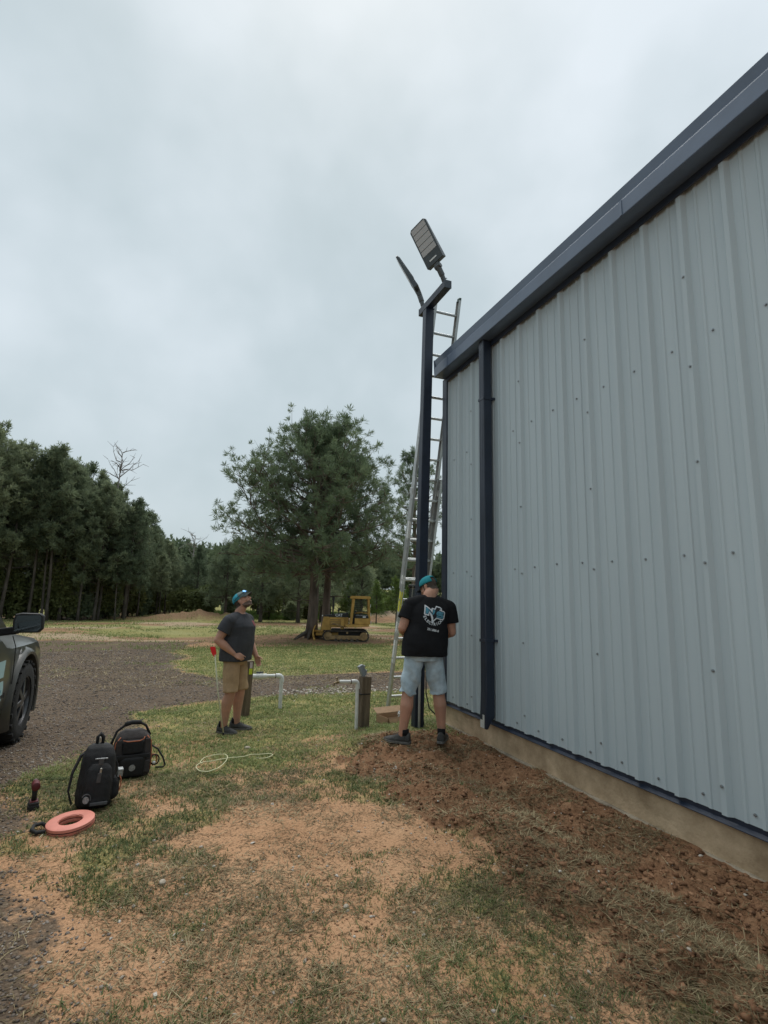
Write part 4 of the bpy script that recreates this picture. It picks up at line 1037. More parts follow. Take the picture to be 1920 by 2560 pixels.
# ---- the man at the pole, seen from behind
hM = (Matrix.Rotation(R_(38), 3, 'Z') @ Matrix.Rotation(R_(-30), 3, 'X'))
J = dict(pelvis=(.00, -.02, .955), chest=(.055, .035, 1.305), neck=(.085, .075, 1.520), head=(.098, .165, 1.612),
         shL=(-.130, .05, 1.425), elL=(-.235, .02, 1.165), wrL=(-.155, .255, 1.10), shR=(.292, .055, 1.405), elR=(.330, .045, 1.125), wrR=(.245, .27, 1.07),
         hipL=(-.095, -.01, .90), knL=(-.165, .015, .495), anL=(-.225, -.01, .085), hipR=(.095, -.01, .90), knR=(.175, .02, .495), anR=(.205, -.01, .085))
def cap_teal(root, c, M):
    o = cap(root, c, M, [M_TEAL, M_TEAL], M_CAPB, back_gap=True)
    return o
def hair_back(c0, M, zlim):
    Mi = M.inverted(); M_np = np.array(Mi); c0 = np.array(c0)
    def f(c):
        q = (c - c0) @ M_np.T
        return np.where((q[:, 2] > zlim + .25 * np.clip(q[:, 1], -.1, .1)) & (q[:, 1] < .03) & (q[:, 2] < .2) & (np.abs(q[:, 0]) < .085) & (q[:, 1] > -.2) & ((np.abs(q[:, 0]) < .074) | (q[:, 2] > .035)), 1, 0)
    return f
mx, my = 2.53, 5.37
man_r, body_r, shirt_r, VR = person('person in black t-shirt, pale denim shorts and teal cap, back turned, at the pole', (mx, my, gz(mx, my) + .005), R_(-9), J, hM, M_SKIN, M_BLACKT, M_DENIM, cap_teal,
    hair_back(J['head'], hM, -.045), dict(L=((.25, .9, -.15), (.9, -.2, -.3), (0, .2, 1), dict(curl=.75)), R=((-.2, .95, -.1), (-.9, -.1, -.3), (0, .2, 1), dict(curl=.75))),
    sleeves=.52, hem=(.9, .885), shorts_end=(.585, .585), feet=(R_(58), R_(-28)), sh=1.19, belly=.04, seed=3, short_folds=1.9, flare=.02, bulk=1.13, nk=1.14)

man_r.scale = (1.025,) * 3
# print on the back of the shirt, laid onto the cloth
def lay_on(shirt, name, polys, m, off, parent, dirv=(0, 1, 0), ctr=(0, 0), y0=-.6, sub=3):
    bm = bmesh.new()
    for poly in polys:
        vs = [bm.verts.new((u + ctr[0], 0, w + ctr[1])) for u, w in poly]; bm.faces.new(vs)
    bmesh.ops.triangulate(bm, faces=bm.faces[:])
    for k in range(sub): 
        long = [e_ for e_ in bm.edges if e_.calc_length() > .012]
        if long: bmesh.ops.subdivide_edges(bm, edges=long, cuts=1, use_grid_fill=False); bmesh.ops.triangulate(bm, faces=[f for f in bm.faces if len(f.verts) > 3])
    c = coords(shirt.data); fs = [tuple(p.vertices) for p in shirt.data.polygons]
    bvh = BVHTree.FromPolygons([Vector(x) for x in c], fs)
    D = Vector(dirv).normalized(); fr = D.to_track_quat('Y', 'Z').to_matrix()
    org = Vector((0, 0, 0))
    for v_ in bm.verts:
        p = fr @ Vector((v_.co.x, 0, 0)); p = Vector((p.x, p.y, v_.co.z)) + D * y0
        h = bvh.ray_cast(p, D)
        v_.co = (h[0] - D * off) if h[0] is not None else (p - D * y0)
    me = bpy.data.meshes.new(name); bm.to_mesh(me); bm.free(); smooth(me)
    return link(name, me, parent, [m])
S_ = .000228
def zp(pts): return [((x - 830) * S_, (820 - y) * S_) for x, y in pts]
LC = (.085, 1.315)
lay_on(shirt_r, 'logo_outline', [zp([(385, 345), (520, 435), (655, 565), (690, 640), (720, 487), (850, 528), (935, 396), (1130, 448), (1218, 525), (1120, 598), (1310, 640), (1370, 700), (1295, 1000), (1190, 1060), (895, 990), (745, 1100), (722, 1150), (692, 1192), (620, 1125), (668, 1060), (690, 940), (662, 830), (562, 712), (532, 862), (320, 812), (295, 765)])], M_WHITEINK, .0022, shirt_r, ctr=LC)
lay_on(shirt_r, 'logo_ground', [zp([(415, 425), (500, 485), (625, 600), (700, 720), (745, 548), (870, 575), (955, 455), (1115, 498), (1160, 530), (1060, 615), (1290, 680), (1318, 712), (1252, 970), (1180, 1010), (880, 940), (715, 1060), (718, 930), (690, 815), (555, 645), (492, 795), (352, 760)])], M_BLACKINK, .0034, shirt_r, ctr=LC)
lay_on(shirt_r, 'logo_letters', [zp([(425, 450), (500, 500), (690, 760), (750, 800), (700, 815), (548, 610), (485, 775), (365, 750)]), zp([(752, 575), (862, 590), (815, 720), (750, 800), (715, 740)]), zp([(1045, 645), (1290, 700), (1275, 790), (1180, 770), (1010, 735), (985, 745), (1235, 800), (1268, 850), (1235, 960), (1170, 995), (885, 925), (900, 865), (1140, 915), (1150, 885), (905, 835), (900, 740), (950, 670)])], M_TEALINK, .0046, shirt_r, ctr=LC)
def letter_polys(txt, size):
    cu = bpy.data.curves.new('t', 'FONT'); cu.body = txt; cu.size = size; cu.align_x = 'CENTER'; cu.resolution_u = 3; cu.offset = size * .03
    o = bpy.data.objects.new('t', cu); COL.objects.link(o); dg = bpy.context.evaluated_depsgraph_get()
    me = bpy.data.meshes.new_from_object(o.evaluated_get(dg)); out = [[(me.vertices[i].co.x, me.vertices[i].co.y) for i in p.vertices] for p in me.polygons]
    bpy.data.objects.remove(o); bpy.data.curves.remove(cu); bpy.data.meshes.remove(me); return out
arc = []
for i, ch in enumerate('ELECTRICAL'):
    a = R_(196 + i * 14.6); r = .108; cx_, cy_ = -.012 + r * math.cos(a), .012 + r * math.sin(a); th = a + math.pi / 2
    for pl in letter_polys(ch, .040): arc.append([(cx_ + x * math.cos(th) - (y - .012) * math.sin(th), cy_ + x * math.sin(th) + (y - .012) * math.cos(th)) for x, y in pl])
lay_on(shirt_r, 'lettering', arc, M_WHITEINK, .003, shirt_r, ctr=LC, sub=1)
num = []
for pl in letter_polys('251.888-8', .032): num.append([(x * math.cos(-.2) - y * math.sin(-.2) - .036, x * math.sin(-.2) + y * math.cos(-.2) - .165) for x, y in pl])
lay_on(shirt_r, 'phone_number', num, M_WHITEINK, .003, shirt_r, ctr=LC, sub=1)

# ---- the man looking up, seen from his right
hM2 = Matrix.Rotation(R_(8), 3, 'Z') @ Matrix.Rotation(R_(34), 3, 'X')
J2 = dict(pelvis=(.0, .0, .965), chest=(0, .045, 1.305), neck=(0, .015, 1.515), head=(0, .045, 1.665),
          shR=(.215, -.005, 1.420), elR=(.285, -.115, 1.165), wrR=(.215, .075, 1.005), shL=(-.215, .03, 1.420), elL=(-.275, .04, 1.13), wrL=(-.255, .175, .93),
          hipR=(.095, .0, .91), knR=(.115, .02, .50), anR=(.11, -.045, .085), hipL=(-.095, .0, .91), knL=(-.10, .05, .50), anL=(-.115, .02, .085))
def stub(c0, M):
    Mi = np.array(M.inverted()); c0 = np.array(c0)
    def f(c):
        q = (c - c0) @ Mi.T; r = np.zeros(len(c))
        beard = (q[:, 2] < -.045) & (q[:, 2] > -.125) & (q[:, 1] > -.005) & (np.abs(q[:, 0]) < .078) & ~((np.abs(q[:, 0]) < .02) & (q[:, 2] > -.066))
        r[beard] = 2
        hair = (q[:, 2] > -.05) & (q[:, 1] < -.03) & (np.abs(q[:, 0]) < .074) & (q[:, 1] > -.2) & (q[:, 2] < .15); r[hair] = 1
        return r
    return f
def cap_trucker(root, c, M):
    o = cap(root, c, M, [M_CAPG, M_BLUEMESH], M_BRIM, panels=True, brim_up=.012)
    C_ = Vector(c)
    def P(x, y, z): return C_ + M @ Vector((x, y, z))
    g = MB()
    for sx in (-1, 1): g.tube([P(sx * .045, .098, .082), P(sx * .082, .055, .074), P(sx * .094, -.01, .060), P(sx * .088, -.07, .045)], .0038, 8)
    g.tube([P(-.045, .098, .082), P(-.012, .110, .086), P(.012, .110, .086), P(.045, .098, .082)], .0042, 8)
    sg = g.build('sunglasses', M_FRAME, root, shade=True)
    for sx in (-1, 1):
        g = MB(); MM = M @ Matrix.Rotation(R_(-28) * sx, 3, 'Z') @ Matrix.Rotation(R_(28), 3, 'X')
        g.ell(P(sx * .040, .097, .090), (.034, .0065, .024), MM); g.build('lens', M_LENS, sg, shade=True)
    return o
lx_, ly_ = .71, 7.33
man_l, body_l, shirt_l, VL = person('person in charcoal t-shirt and khaki shorts looking up at the lights, sunglasses on cap', (lx_, ly_, gz(lx_, ly_) + .005), R_(-122), J2, hM2, M_SKIN2, M_GREYT, M_KHAKI, cap_trucker,
    stub(J2['head'], hM2), dict(R=((-.25, .85, -.42), (-.75, -.1, -.5), (0, .5, 1), dict(curl=.55, point=True)), L=((.05, .45, -.9), (.95, -.1, 0), (.1, 1, .3), dict(curl=.6))),
    sleeves=.48, hem=(.9, .895), shorts_end=(.575, .575), feet=(R_(6), R_(-10)), sh=1.22, belly=.04, seed=11, short_folds=.8, flare=.004, bulk=1.16)
mb = MB(); wl_ = Vector(J2['wrL']); dl_ = (Vector(J2['wrL']) - Vector(J2['elL'])).normalized()
mb.tube([wl_ - dl_ * .02 + Vector(p) for p in [(.032 * math.cos(t), .032 * math.sin(t) * .8, .012 * math.sin(t)) for t in np.linspace(0, 2 * math.pi, 17)[:-1]]], .0045, 6, closed_path=True)
mb.build('wristband', M_CAPG, man_l, shade=True)
lay_on(shirt_l, 'chest_print', [[(-.035, .03), (.03, .035), (.035, -.02), (.0, -.045), (-.03, -.02)]], M_REDINK, .003, shirt_l, dirv=(0, -1, 0), ctr=(.085, 1.375), y0=-.6, sub=2)
# ------------------------------------------------------------------ posts, pipes, flag, box
M_WOOD = mat('weathered_post', (.13, .095, .062), .92, 0, .45, 5, .6, 30, stretch=(3, 3, .3), col2=(.22, .165, .11))
M_PVC = mat('white_pvc', (.66, .66, .63), .45, 0, .1, 12, rvar=.08); M_PVCG = mat('dirty_pvc', (.58, .55, .48), .55, 0, .25, 9)
M_GREYBOX = mat('grey_electrical_box', (.27, .29, .30), .5, .2, .15, 15); M_BLUEH = mat('dark_blue_handle', (.018, .030, .055), .5, 0, .2, 20)
M_LIME = mat('lime_tag', (.62, .72, .05), .6, 0, .1, 30); M_PALE = mat('pale_tag', (.62, .52, .52), .7, 0, .1, 30)
def post(label, x, y, top, w, d, rz, lean):
    z0 = gz(x, y); r = empty('wooden_post', (x, y, z0), rz, label, 'post', 'timber posts by the pipes')
    h = top - z0; mb = MB(); n = 7; rings = []
    rr_ = random.Random(int(x * 100))
    for i in range(n):
        t = i / (n - 1); z = -.3 + (h + .3) * t; j = lambda: rr_.uniform(-.003, .003)
        rings.append([Vector((sx * w / 2 + lean * t + j(), sy * d / 2 + j(), z)) for sx, sy in ((-1, -1), (1, -1), (1, 1), (-1, 1))])
    mb.rings(rings); mb.build('timber', M_WOOD, r, bevel=.006); return r, h
p1_, h1 = post('leaning wooden post with lime tag right behind the looking-up man', .985, 8.35, .60, .125, .11, .15, .03)
mb = MB(); mb.box((.045, -.062, h1 - .15), (.050, .004, .085)); mb.build('lime_tag', M_LIME, p1_)
mb = MB(); mb.box((.048, -.0625, h1 - .06), (.040, .004, .085)); mb.build('paper_tag', M_PALE, p1_)
p2_, h2 = post('square dark wooden post carrying a grey box, beside the shorter white pipe', 2.27, 6.62, .585, .125, .125, .05, .02)
mb = MB(); mb.box((.0, 0, .42), (.132, .132, .012)); mb.build('wire_tie', M_CABLE, p2_)
gb = empty('electrical_box', (2.275, 6.62, .590), .25, 'tilted grey electrical outlet box on top of the square post', 'box')
RM = Euler((R_(-6), R_(-27), 0)).to_matrix()
mb = MB(); mb.box(RM @ Vector((0, 0, .075)), (.062, .055, .145), RM); eb = mb.build('housing', M_GREYBOX, gb, bevel=.006)
mb = MB(); mb.box(RM @ Vector((.034, 0, .08)), (.010, .062, .125), RM); mb.build('cover', M_GREYBOX, eb, bevel=.004)
for k in (.045, .11):
    mb = MB(); mb.cyl(RM @ Vector((.036, -.012, k)), RM @ Vector((.058, -.012, k)), .012, 10); mb.build('outlet_lid', M_GREYBOX, eb, shade=False)
mb = MB(); mb.cyl(RM @ Vector((0, 0, -.03)), RM @ Vector((0, 0, .01)), .014, 10); mb.build('conduit_stub', M_CONDUIT, gb)
# pipe 1: tall foot at right, long arm with valve running left
def pipe(label, x, y, top, arm, r, rz, valve):
    z0 = gz(x, y); o = empty('pvc_pipe', (x, y, z0), rz, label, 'pipe', 'white water pipes'); h = top - z0
    mb = MB(); mb.cyl((0, 0, -.3), (-.004, 0, h - .06), r, 16); mb.build('riser', M_PVC, o, auto=40)
    mb = MB(); R0 = r * 2.0; e_ = r * 1.3
    mb.tube([(0, 0, h - .11), (0, 0, h - .055)] + [(-R0 * (1 - math.cos(t)) * .8, 0, h - .055 + R0 * .8 * math.sin(t)) for t in (R_(30), R_(60), R_(90))] + [(-R0 * .8 - .05, 0, h - .055 + R0 * .8)], e_, 16); mb.build('elbow', M_PVC, o, auto=40)
    zt = h - .055 + R0 * .8; x0 = -R0 * .8 - .04
    mb = MB(); mb.cyl((x0, 0, zt), (-arm, 0, zt + .006), r * .98, 16); mb.build('arm', M_PVC, o, auto=40)
    mb = MB(); mb.tube([(x0 - .012, 0, zt), (x0 - .020, 0, zt)], r * 1.32, 16); mb.build('glue_ring', mat('purple_primer', (.10, .06, .06), .6), o)
    if valve:
        xv = -arm + .20; mb = MB(); mb.tube([(xv - .16, 0, zt), (xv - .15, 0, zt), (xv - .05, 0, zt), (xv - .04, 0, zt), (xv + .04, 0, zt), (xv + .05, 0, zt), (xv + .11, 0, zt), (xv + .115, 0, zt)], [r * 1.1, r * 1.35, r * 1.35, r * 1.6, r * 1.6, r * 1.35, r * 1.35, r * 1.1], 16); vb = mb.build('valve_body', M_PVC, o, auto=40)
        mb = MB(); mb.cyl((xv, 0, zt + r * 1.3), (xv, 0, zt + r * 2.0), .012, 10); mb.bar((xv - .055, 0, zt + r * 2.05), (xv + .06, 0, zt + r * 2.05), .030, .018); mb.build('handle', M_BLUEH, vb, bevel=.005)
    else:
        mb = MB(); mb.cyl((-arm + .02, 0, zt), (-arm - .035, 0, zt), r * .75, 12); mb.cyl((-arm - .03, 0, zt - .02), (-arm - .03, 0, zt + .055), .008, 8); mb.bar((-arm - .05, -.02, zt + .05), (-arm - .02, .02, zt + .06), .012, .01); mb.tube([(-arm - .03, 0, zt), (-arm - .065, 0, zt - .01), (-arm - .07, 0, zt - .045)], .011, 8); mb.build('spigot', mat('brass', (.20, .15, .08), .4, .6), o)
    return o
pipe('long white pipe with blue-handled valve between the looking-up man and the square post', 1.615, 8.86, .300, .56, .030, .0, True)
pipe('thin white pipe with brass spigot strapped to the square post', 2.162, 6.545, .555, .245, .0215, .02, False)
# marker flag
M_RED = mat('red_plastic', (.80, .014, .016), .4, 0, .12, 20); M_ROD = mat('fibreglass_rod', (.62, .60, .42), .5, 0, .1, 30)
fx_, fy_ = .602, 7.05; fl = empty('marker_flag', (fx_, fy_, gz(fx_, fy_)), 0, 'red plastic flag on a thin pale rod in front of the looking-up man', 'flag')
mb = MB(); mb.tube([(0, 0, .04), (-.10, 0, .52), (-.172, 0, .99)], .0078, 8); mb.build('rod', M_ROD, fl, shade=True)
mb = MB(); rings = []
for t, w in ((0, .006), (.02, .018), (.05, .030), (.09, .033), (.115, .033), (.125, .024)): rings.append([Vector((-.172 - .035 * t / .125 + sx * w, sy * .004 + (.006 if sx > 0 else -.006), .965 + t)) for sx, sy in ((-1, -1), (1, -1), (1, 1), (-1, 1))])
mb.rings(rings); mb.build('flag', M_RED, fl, bevel=.002)
mb = MB(); mb.cyl((.004, 0, -.02), (-.004, 0, .055), .014, 12, .009); mb.build('spike', M_RUB, fl)
# cardboard box by the ladder foot with plastic wrap
M_CARD = mat('cardboard', (.33, .21, .12), .85, 0, .15, 12, stretch=(1, 1, 4)); M_PLAST = mat('clear_wrap', (.62, .62, .60), .25, 0, .3, 25, .9, 30)
bx_, by_ = 2.86, 6.93; cb = empty('cardboard_box', (bx_, by_, gz(bx_, by_) + .004), R_(12), 'open flat cardboard box lying at the ladder foot beside the left leg', 'box')
w2, d2, hh, t_ = .23, .14, .10, .004
for nm_, c_, s_ in (('side_panel', (0, -d2, hh / 2), (2 * w2, t_, hh)), ('side_panel', (0, d2, hh / 2), (2 * w2, t_, hh)), ('side_panel', (-w2, 0, hh / 2), (t_, 2 * d2, hh)), ('side_panel', (w2, 0, hh / 2), (t_, 2 * d2, hh)), ('bottom_panel', (0, 0, .004), (2 * w2, 2 * d2, t_))):
    mb = MB(); mb.box(c_, s_); mb.build(nm_, M_CARD, cb)
mb = MB(); mb.box((0, d2 + .055, hh + .03), (2 * w2 - .01, .12, t_), (R_(28), 0, 0)); mb.build('flap', M_CARD, cb)
mb = MB(); mb.box((0, -d2 - .045, hh - .06), (2 * w2 - .01, .135, t_), (R_(62), 0, 0)); mb.build('flap', M_CARD, cb)
rng = np.random.default_rng(4); mb = MB()
mb.ell((0, 0, 0), (.095, .07, .05), None, 18, 12); me = mb.mesh('plastic_wrap'); c_ = coords(me); set_co(me, c_ * (1 + (rng.random((len(c_), 1)) - .5) * .55)); wp = link('plastic_wrap', me, None, [M_PLAST]); wp.location = (bx_ + .115, by_ + .01, gz(bx_, by_) + .085); wp.rotation_euler = (.2, .3, .5); wp.parent = None
tag(wp, 'crumpled clear plastic wrap lying in the cardboard box', 'wrap')

# ------------------------------------------------------------------ backpacks, drill, fish tape
M_NYLON = mat('black_nylon', (.011, .011, .012), .75, 0, .3, 20, .35, 240); M_NYLON2 = mat('brown_grey_nylon', (.050, .042, .040), .85, 0, .25, 20, .35, 240)
M_ORANGE = mat('orange_piping', (.42, .13, .06), .7, 0, .15, 30); M_SILVER = mat('silver_patch', (.30, .31, .31), .5, .2, .45, 60); M_GREYN = mat('grey_webbing', (.085, .085, .088), .8, 0, .2, 40); M_BUCK = mat('steel_buckle', (.40, .39, .36), .35, .6, .2, 30)
def pack_body(name, m, root, secs, p=3.2, folds=.006, seed=1):
    folds = folds * 2.2; mb = MB(); rings = [oval((cx, cy, z), rx, ry, 0, 0, 32, p) for z, cx, cy, rx, ry in secs]; mb.rings(rings)
    me = fuse(mb, .0085, 3); wrinkle(me, lambda c: n3(c, 11, 700 + seed) * folds * 2.4); return link(name, me, root, [m])
def backpack(label, loc, rz, k):
    r = empty('tool_backpack', loc, rz, label, 'backpack', 'tool backpacks on the grass')
    if k == 0:      # slim black pack, front towards the camera
        pack_body('main_bag', M_NYLON, r, [(.0, 0, 0, .125, .095), (.02, 0, 0, .145, .110), (.10, 0, -.004, .150, .118), (.25, 0, 0, .145, .110), (.37, 0, .01, .132, .095), (.43, 0, .02, .108, .075), (.455, 0, .025, .070, .050)], seed=1)
        pack_body('front_pocket', M_NYLON, r, [(.03, 0, -.105, .105, .045), (.06, 0, -.11, .115, .055), (.20, 0, -.105, .112, .050), (.29, 0, -.09, .095, .040), (.33, 0, -.075, .07, .03)], seed=2)
        pack_body('side_pocket', M_NYLON, r, [(.05, .145, -.01, .03, .065), (.08, .155, -.01, .04, .075), (.17, .155, -.01, .038, .07), (.21, .145, -.01, .02, .06)], seed=3)
        for nm_, c_, s_, m_ in (('webbing', (0, -.135, .345), (.042, .012, .05), M_GREYN), ('webbing', (-.005, -.162, .235), (.034, .008, .075), M_GREYN), ('buckle', (.0, -.168, .285), (.016, .012, .045), M_BUCK), ('reflective_strip', (.0, -.122, .365), (.105, .010, .010), M_SILVER), ('reflective_strip', (.02, -.168, .052), (.14, .010, .024), M_GREYN), ('water_bottle', (.19, -.03, .235), (.045, .05, .06), M_SILVER)):
            mb = MB(); mb.box(c_, s_, (R_(12) if c_[2] > .2 else 0, 0, 0)); mb.build(nm_, m_, r, bevel=.004)
        mb = MB(); mb.cyl((-.085, -.155, .085), (-.085, -.172, .085), .024, 20); bd = mb.build('round_badge', M_SILVER, r); 
        mb = MB(); mb.tube([(-.085 + .036 * math.cos(t), -.163, .09 + .036 * math.sin(t)) for t in np.linspace(-.3, 2.6, 10)], .005, 6); mb.build('badge_ring', M_GREYN, bd)
        mb = MB(); mb.tube([(.20 - .012, -.07, .10), (.205, -.06, .14), (.20, -.055, .19), (.185, -.05, .215)], .006, 6); mb.build('piping', M_ORANGE, r, shade=True)
        mb = MB(); mb.tube([(-.03, .03, .44), (-.032, .03, .50), (-.01, .03, .525), (.015, .03, .50), (.015, .03, .44)], [.014, .016, .018, .016, .014], 8); mb.build('grab_handle', M_NYLON, r, shade=True)
        mb = MB(); mb.box((-.018, .0, .47), (.014, .010, .075), (.1, 0, 0)); mb.build('zip_pull', M_BUCK, r, bevel=.003)
        for sx in (-1, 1):
            mb = MB(); pts = [(sx * .06, .085, .42), (sx * .135, .10, .36), (sx * .19, .08, .24), (sx * .205, .05, .11), (sx * .165, .05, .015)]
            rings = []
            for i, p_ in enumerate(pts): w = (.030, .034, .032, .020, .015)[i]; rings.append([Vector(p_) + Vector((0, sy * w, sz * .008 + (0))) if i < 1 else Vector(p_) + Vector((sz * .008, sy * w, 0)) for sy, sz in ((-1, -1), (1, -1), (1, 1), (-1, 1))])
            mb.rings(rings); mb.build('shoulder_strap', M_NYLON, r, bevel=.006)
    else:           # wide brown-grey pack with a big hoop handle
        pack_body('main_bag', M_NYLON2, r, [(.0, 0, 0, .140, .095), (.02, 0, 0, .152, .105), (.12, 0, 0, .152, .105), (.24, 0, 0, .148, .10), (.31, 0, .0, .130, .09), (.345, 0, .0, .100, .07), (.362, 0, .0, .06, .05)], p=3.6, seed=5)
        pack_body('front_pocket', M_NYLON, r, [(.015, 0, -.095, .085, .03), (.03, 0, -.10, .095, .04), (.15, 0, -.10, .095, .04), (.175, 0, -.095, .088, .025)], p=4, seed=6)
        pack_body('upper_pocket', M_NYLON, r, [(.19, 0, -.09, .078, .02), (.20, 0, -.092, .082, .026), (.285, 0, -.088, .08, .024), (.295, 0, -.085, .072, .02)], p=5, seed=7)
        for sx in (-1, 1):
            mb = MB(); mb.box((sx * .108, -.102, .245), (.040, .012, .12)); mb.build('side_panel', M_NYLON2, r, bevel=.005)
            mb = MB(); mb.box((sx * .112, -.108, .085), (.048, .016, .095)); mb.build('side_panel', M_NYLON2, r, bevel=.005)
            mb = MB(); mb.tube([(sx * .10, -.085, .325), (sx * .135, -.09, .28), (sx * .145, -.095, .16), (sx * .142, -.095, .05)], .0045, 6); mb.build('piping', M_ORANGE, r, shade=True)
        mb = MB(); mb.box((0, -.122, .172), (.26, .016, .034)); mb.build('front_strap', M_NYLON, r, bevel=.005)
        mb = MB(); mb.tube([(-.082, -.112, .303), (-.045, -.115, .292), (.045, -.115, .292), (.075, -.112, .305), (.082, -.108, .322)], .0042, 6); mb.build('piping', M_ORANGE, r, shade=True)
        mb = MB(); mb.cyl((.0, -.136, .092), (.0, -.147, .092), .0245, 20); mb.build('round_badge', M_SILVER, r)
        mb = MB(); pts = [(-.155, -.01, .19), (-.162, -.01, .27), (-.13, -.01, .36), (-.06, -.01, .415), (.03, -.01, .425), (.09, -.01, .39), (.13, -.01, .31)]; mb.tube(pts, [.010, .010, .010, .011, .011, .010, .010], 8); hd = mb.build('hoop_handle', M_NYLON, r, shade=True)
        mb = MB(); mb.tube([(-.075, -.01, .408), (-.02, -.01, .424), (.05, -.01, .418)], .0185, 10); mb.build('grip', M_RUB, hd, shade=True)
        mb = MB(); mb.tube([(.15, 0, .22), (.20, -.02, .19), (.245, -.04, .12), (.265, -.05, .06), (.25, -.05, .045), (.19, -.05, .05)], .007, 6); mb.build('loose_strap', M_NYLON, r, shade=True)
        for k_ in range(2):
            mb = MB(); mb.tube([(.165 + .035 * math.cos(t) + .015 * k_, -.02 - .02 * k_, .11 + .04 * math.sin(t)) for t in np.linspace(0, 6.28, 14)[:-1]], .006, 6, closed_path=True); mb.build('cable_coil', (M_ORANGE, M_NYLON)[k_], r, shade=True)
        mb = MB(); mb.ell((.175, -.05, .09), (.014, .012, .012), None, 10, 8); mb.build('plug', M_WHT, r, shade=True)
    return r
def tri_place(x, y, dz=.0): return (x, y, gz(x, y) + dz)
_b1 = backpack('slim black tool backpack standing nearer the orange ring, front left of the other', tri_place(-.525, 4.80, .003), R_(14), 0); _b1.scale = (.84, .95, .97); _b1.rotation_euler = (R_(-3), R_(3), R_(14))
_b2 = backpack('wider brown-black tool backpack with big hoop handle and orange piping', tri_place(-.325, 5.53, .003), R_(8), 1); _b2.scale = (1.08, 1.05, 1.08)
# cordless impact driver standing on its battery
M_TRED = mat('tool_red', (.10, .010, .012), .5, 0, .2, 30); M_TBLK = mat('tool_black', (.016, .015, .015), .65, 0, .2, 30)
dr = empty('cordless_drill', tri_place(-.925, 4.85, .0), R_(14), 'red and black cordless drill standing on its battery beside the gravel', 'drill')
dr.scale = (.92,) * 3
mb = MB(); mb.box((0, 0, .022), (.078, .115, .044)); mb.box((0, -.004, .053), (.07, .10, .022)); mb.build('battery', M_TBLK, dr, bevel=.006)
mb = MB(); mb.box((0, 0, .066), (.060, .085, .012)); mb.build('battery_seat', M_TRED, dr, bevel=.004)
mb = MB(); mb.tube([(0, .005, .06), (0, .0, .11), (0, -.005, .165)], [.021, .018, .023], 14); mb.build('handle', M_TBLK, dr, shade=True)
mb = MB(); mb.tube([(0, -.075, .190), (0, -.07, .190), (0, .02, .190), (0, .04, .190), (0, .075, .190)], [.020, .031, .031, .027, .020], 18); mb.build('motor_housing', M_TRED, dr, auto=40)
mb = MB(); mb.tube([(0, .07, .19), (0, .10, .19), (0, .115, .19)], [.020, .017, .009], 14); mb.build('chuck', M_BUCK, dr, auto=40)
mb = MB(); mb.box((0, .022, .145), (.012, .014, .028)); mb.build('trigger', M_TRED, dr, bevel=.003)
# fish tape reel
M_CORAL = mat('coral_plastic', (.66, .235, .175), .6, 0, .1, 8); M_DKREEL = mat('dark_groove', (.06, .018, .015), .7)
cx_, cy_ = -.605, 4.43; fr_ = empty('fish_tape_reel', (cx_, cy_, gz(cx_, cy_) + .012), R_(8), 'coral orange fish tape ring lying flat in front of the backpacks', 'cable reel')
fr_.rotation_euler = (R_(3), R_(-4), R_(8))
def lathe(mb, prof, n=48):
    rings = [[Vector((r * math.cos(a), r * math.sin(a), z)) for r, z in prof] for a in (2 * math.pi * k / n for k in range(n))]; rings.append(rings[0]); mb.rings(rings, cap=False); return mb
mb = MB(); lathe(mb, [(.075, .028), (.073, .042), (.079, .050), (.135, .052), (.148, .046), (.150, .029), (.075, .028)]); mb.build('upper_shell', M_CORAL, fr_, auto=40)
mb = MB(); lathe(mb, [(.075, .0), (.135, .0), (.147, .004), (.150, .021), (.075, .022), (.072, .01), (.075, .0)]); mb.build('lower_shell', M_CORAL, fr_, auto=40)
mb = MB(); lathe(mb, [(.080, .018), (.144, .018), (.144, .032), (.080, .032), (.080, .018)]); mb.build('tape_core', M_DKREEL, fr_)
for k in range(8):
    a = k * math.pi / 4 + .2; mb = MB(); mb.box((.077 * math.cos(a), .077 * math.sin(a), .040), (.010, .022, .016), (0, 0, a)); mb.build('finger_grip', M_CORAL, fr_, bevel=.003)
mb = MB(); mb.tube([(-.145, .03, .03), (-.17, .05, .045), (-.215, .03, .05), (-.225, -.02, .045), (-.195, -.055, .035), (-.145, -.05, .028)], .013, 10); mb.build('handle', M_RUB, fr_, shade=True)
def on_ground(pts, off=.006): return [(x, y, gz(x, y) + off + (z if z else 0)) for x, y, z in pts]
mb = MB(); mb.tube([(x - cx_, y - cy_, z - gz(cx_, cy_) - .012) for x, y, z in on_ground([(-.745, 4.40, .02), (-.78, 4.33, .01), (-.80, 4.26, .004), (-.815, 4.20, .003), (-.80, 4.10, .002), (-.79, 4.03, .002)])], .004, 6); mb.build('tape_end', M_ROD, fr_, shade=True)
mb = MB(); mb.tube([(x - cx_, y - cy_, z - gz(cx_, cy_) - .012) for x, y, z in on_ground([(-.80, 4.26, .004), (-.83, 4.20, .004), (-.87, 4.17, .004), (-.905, 4.185, .003)])], .004, 6); mb.build('tape_end', M_ROD, fr_, shade=True)
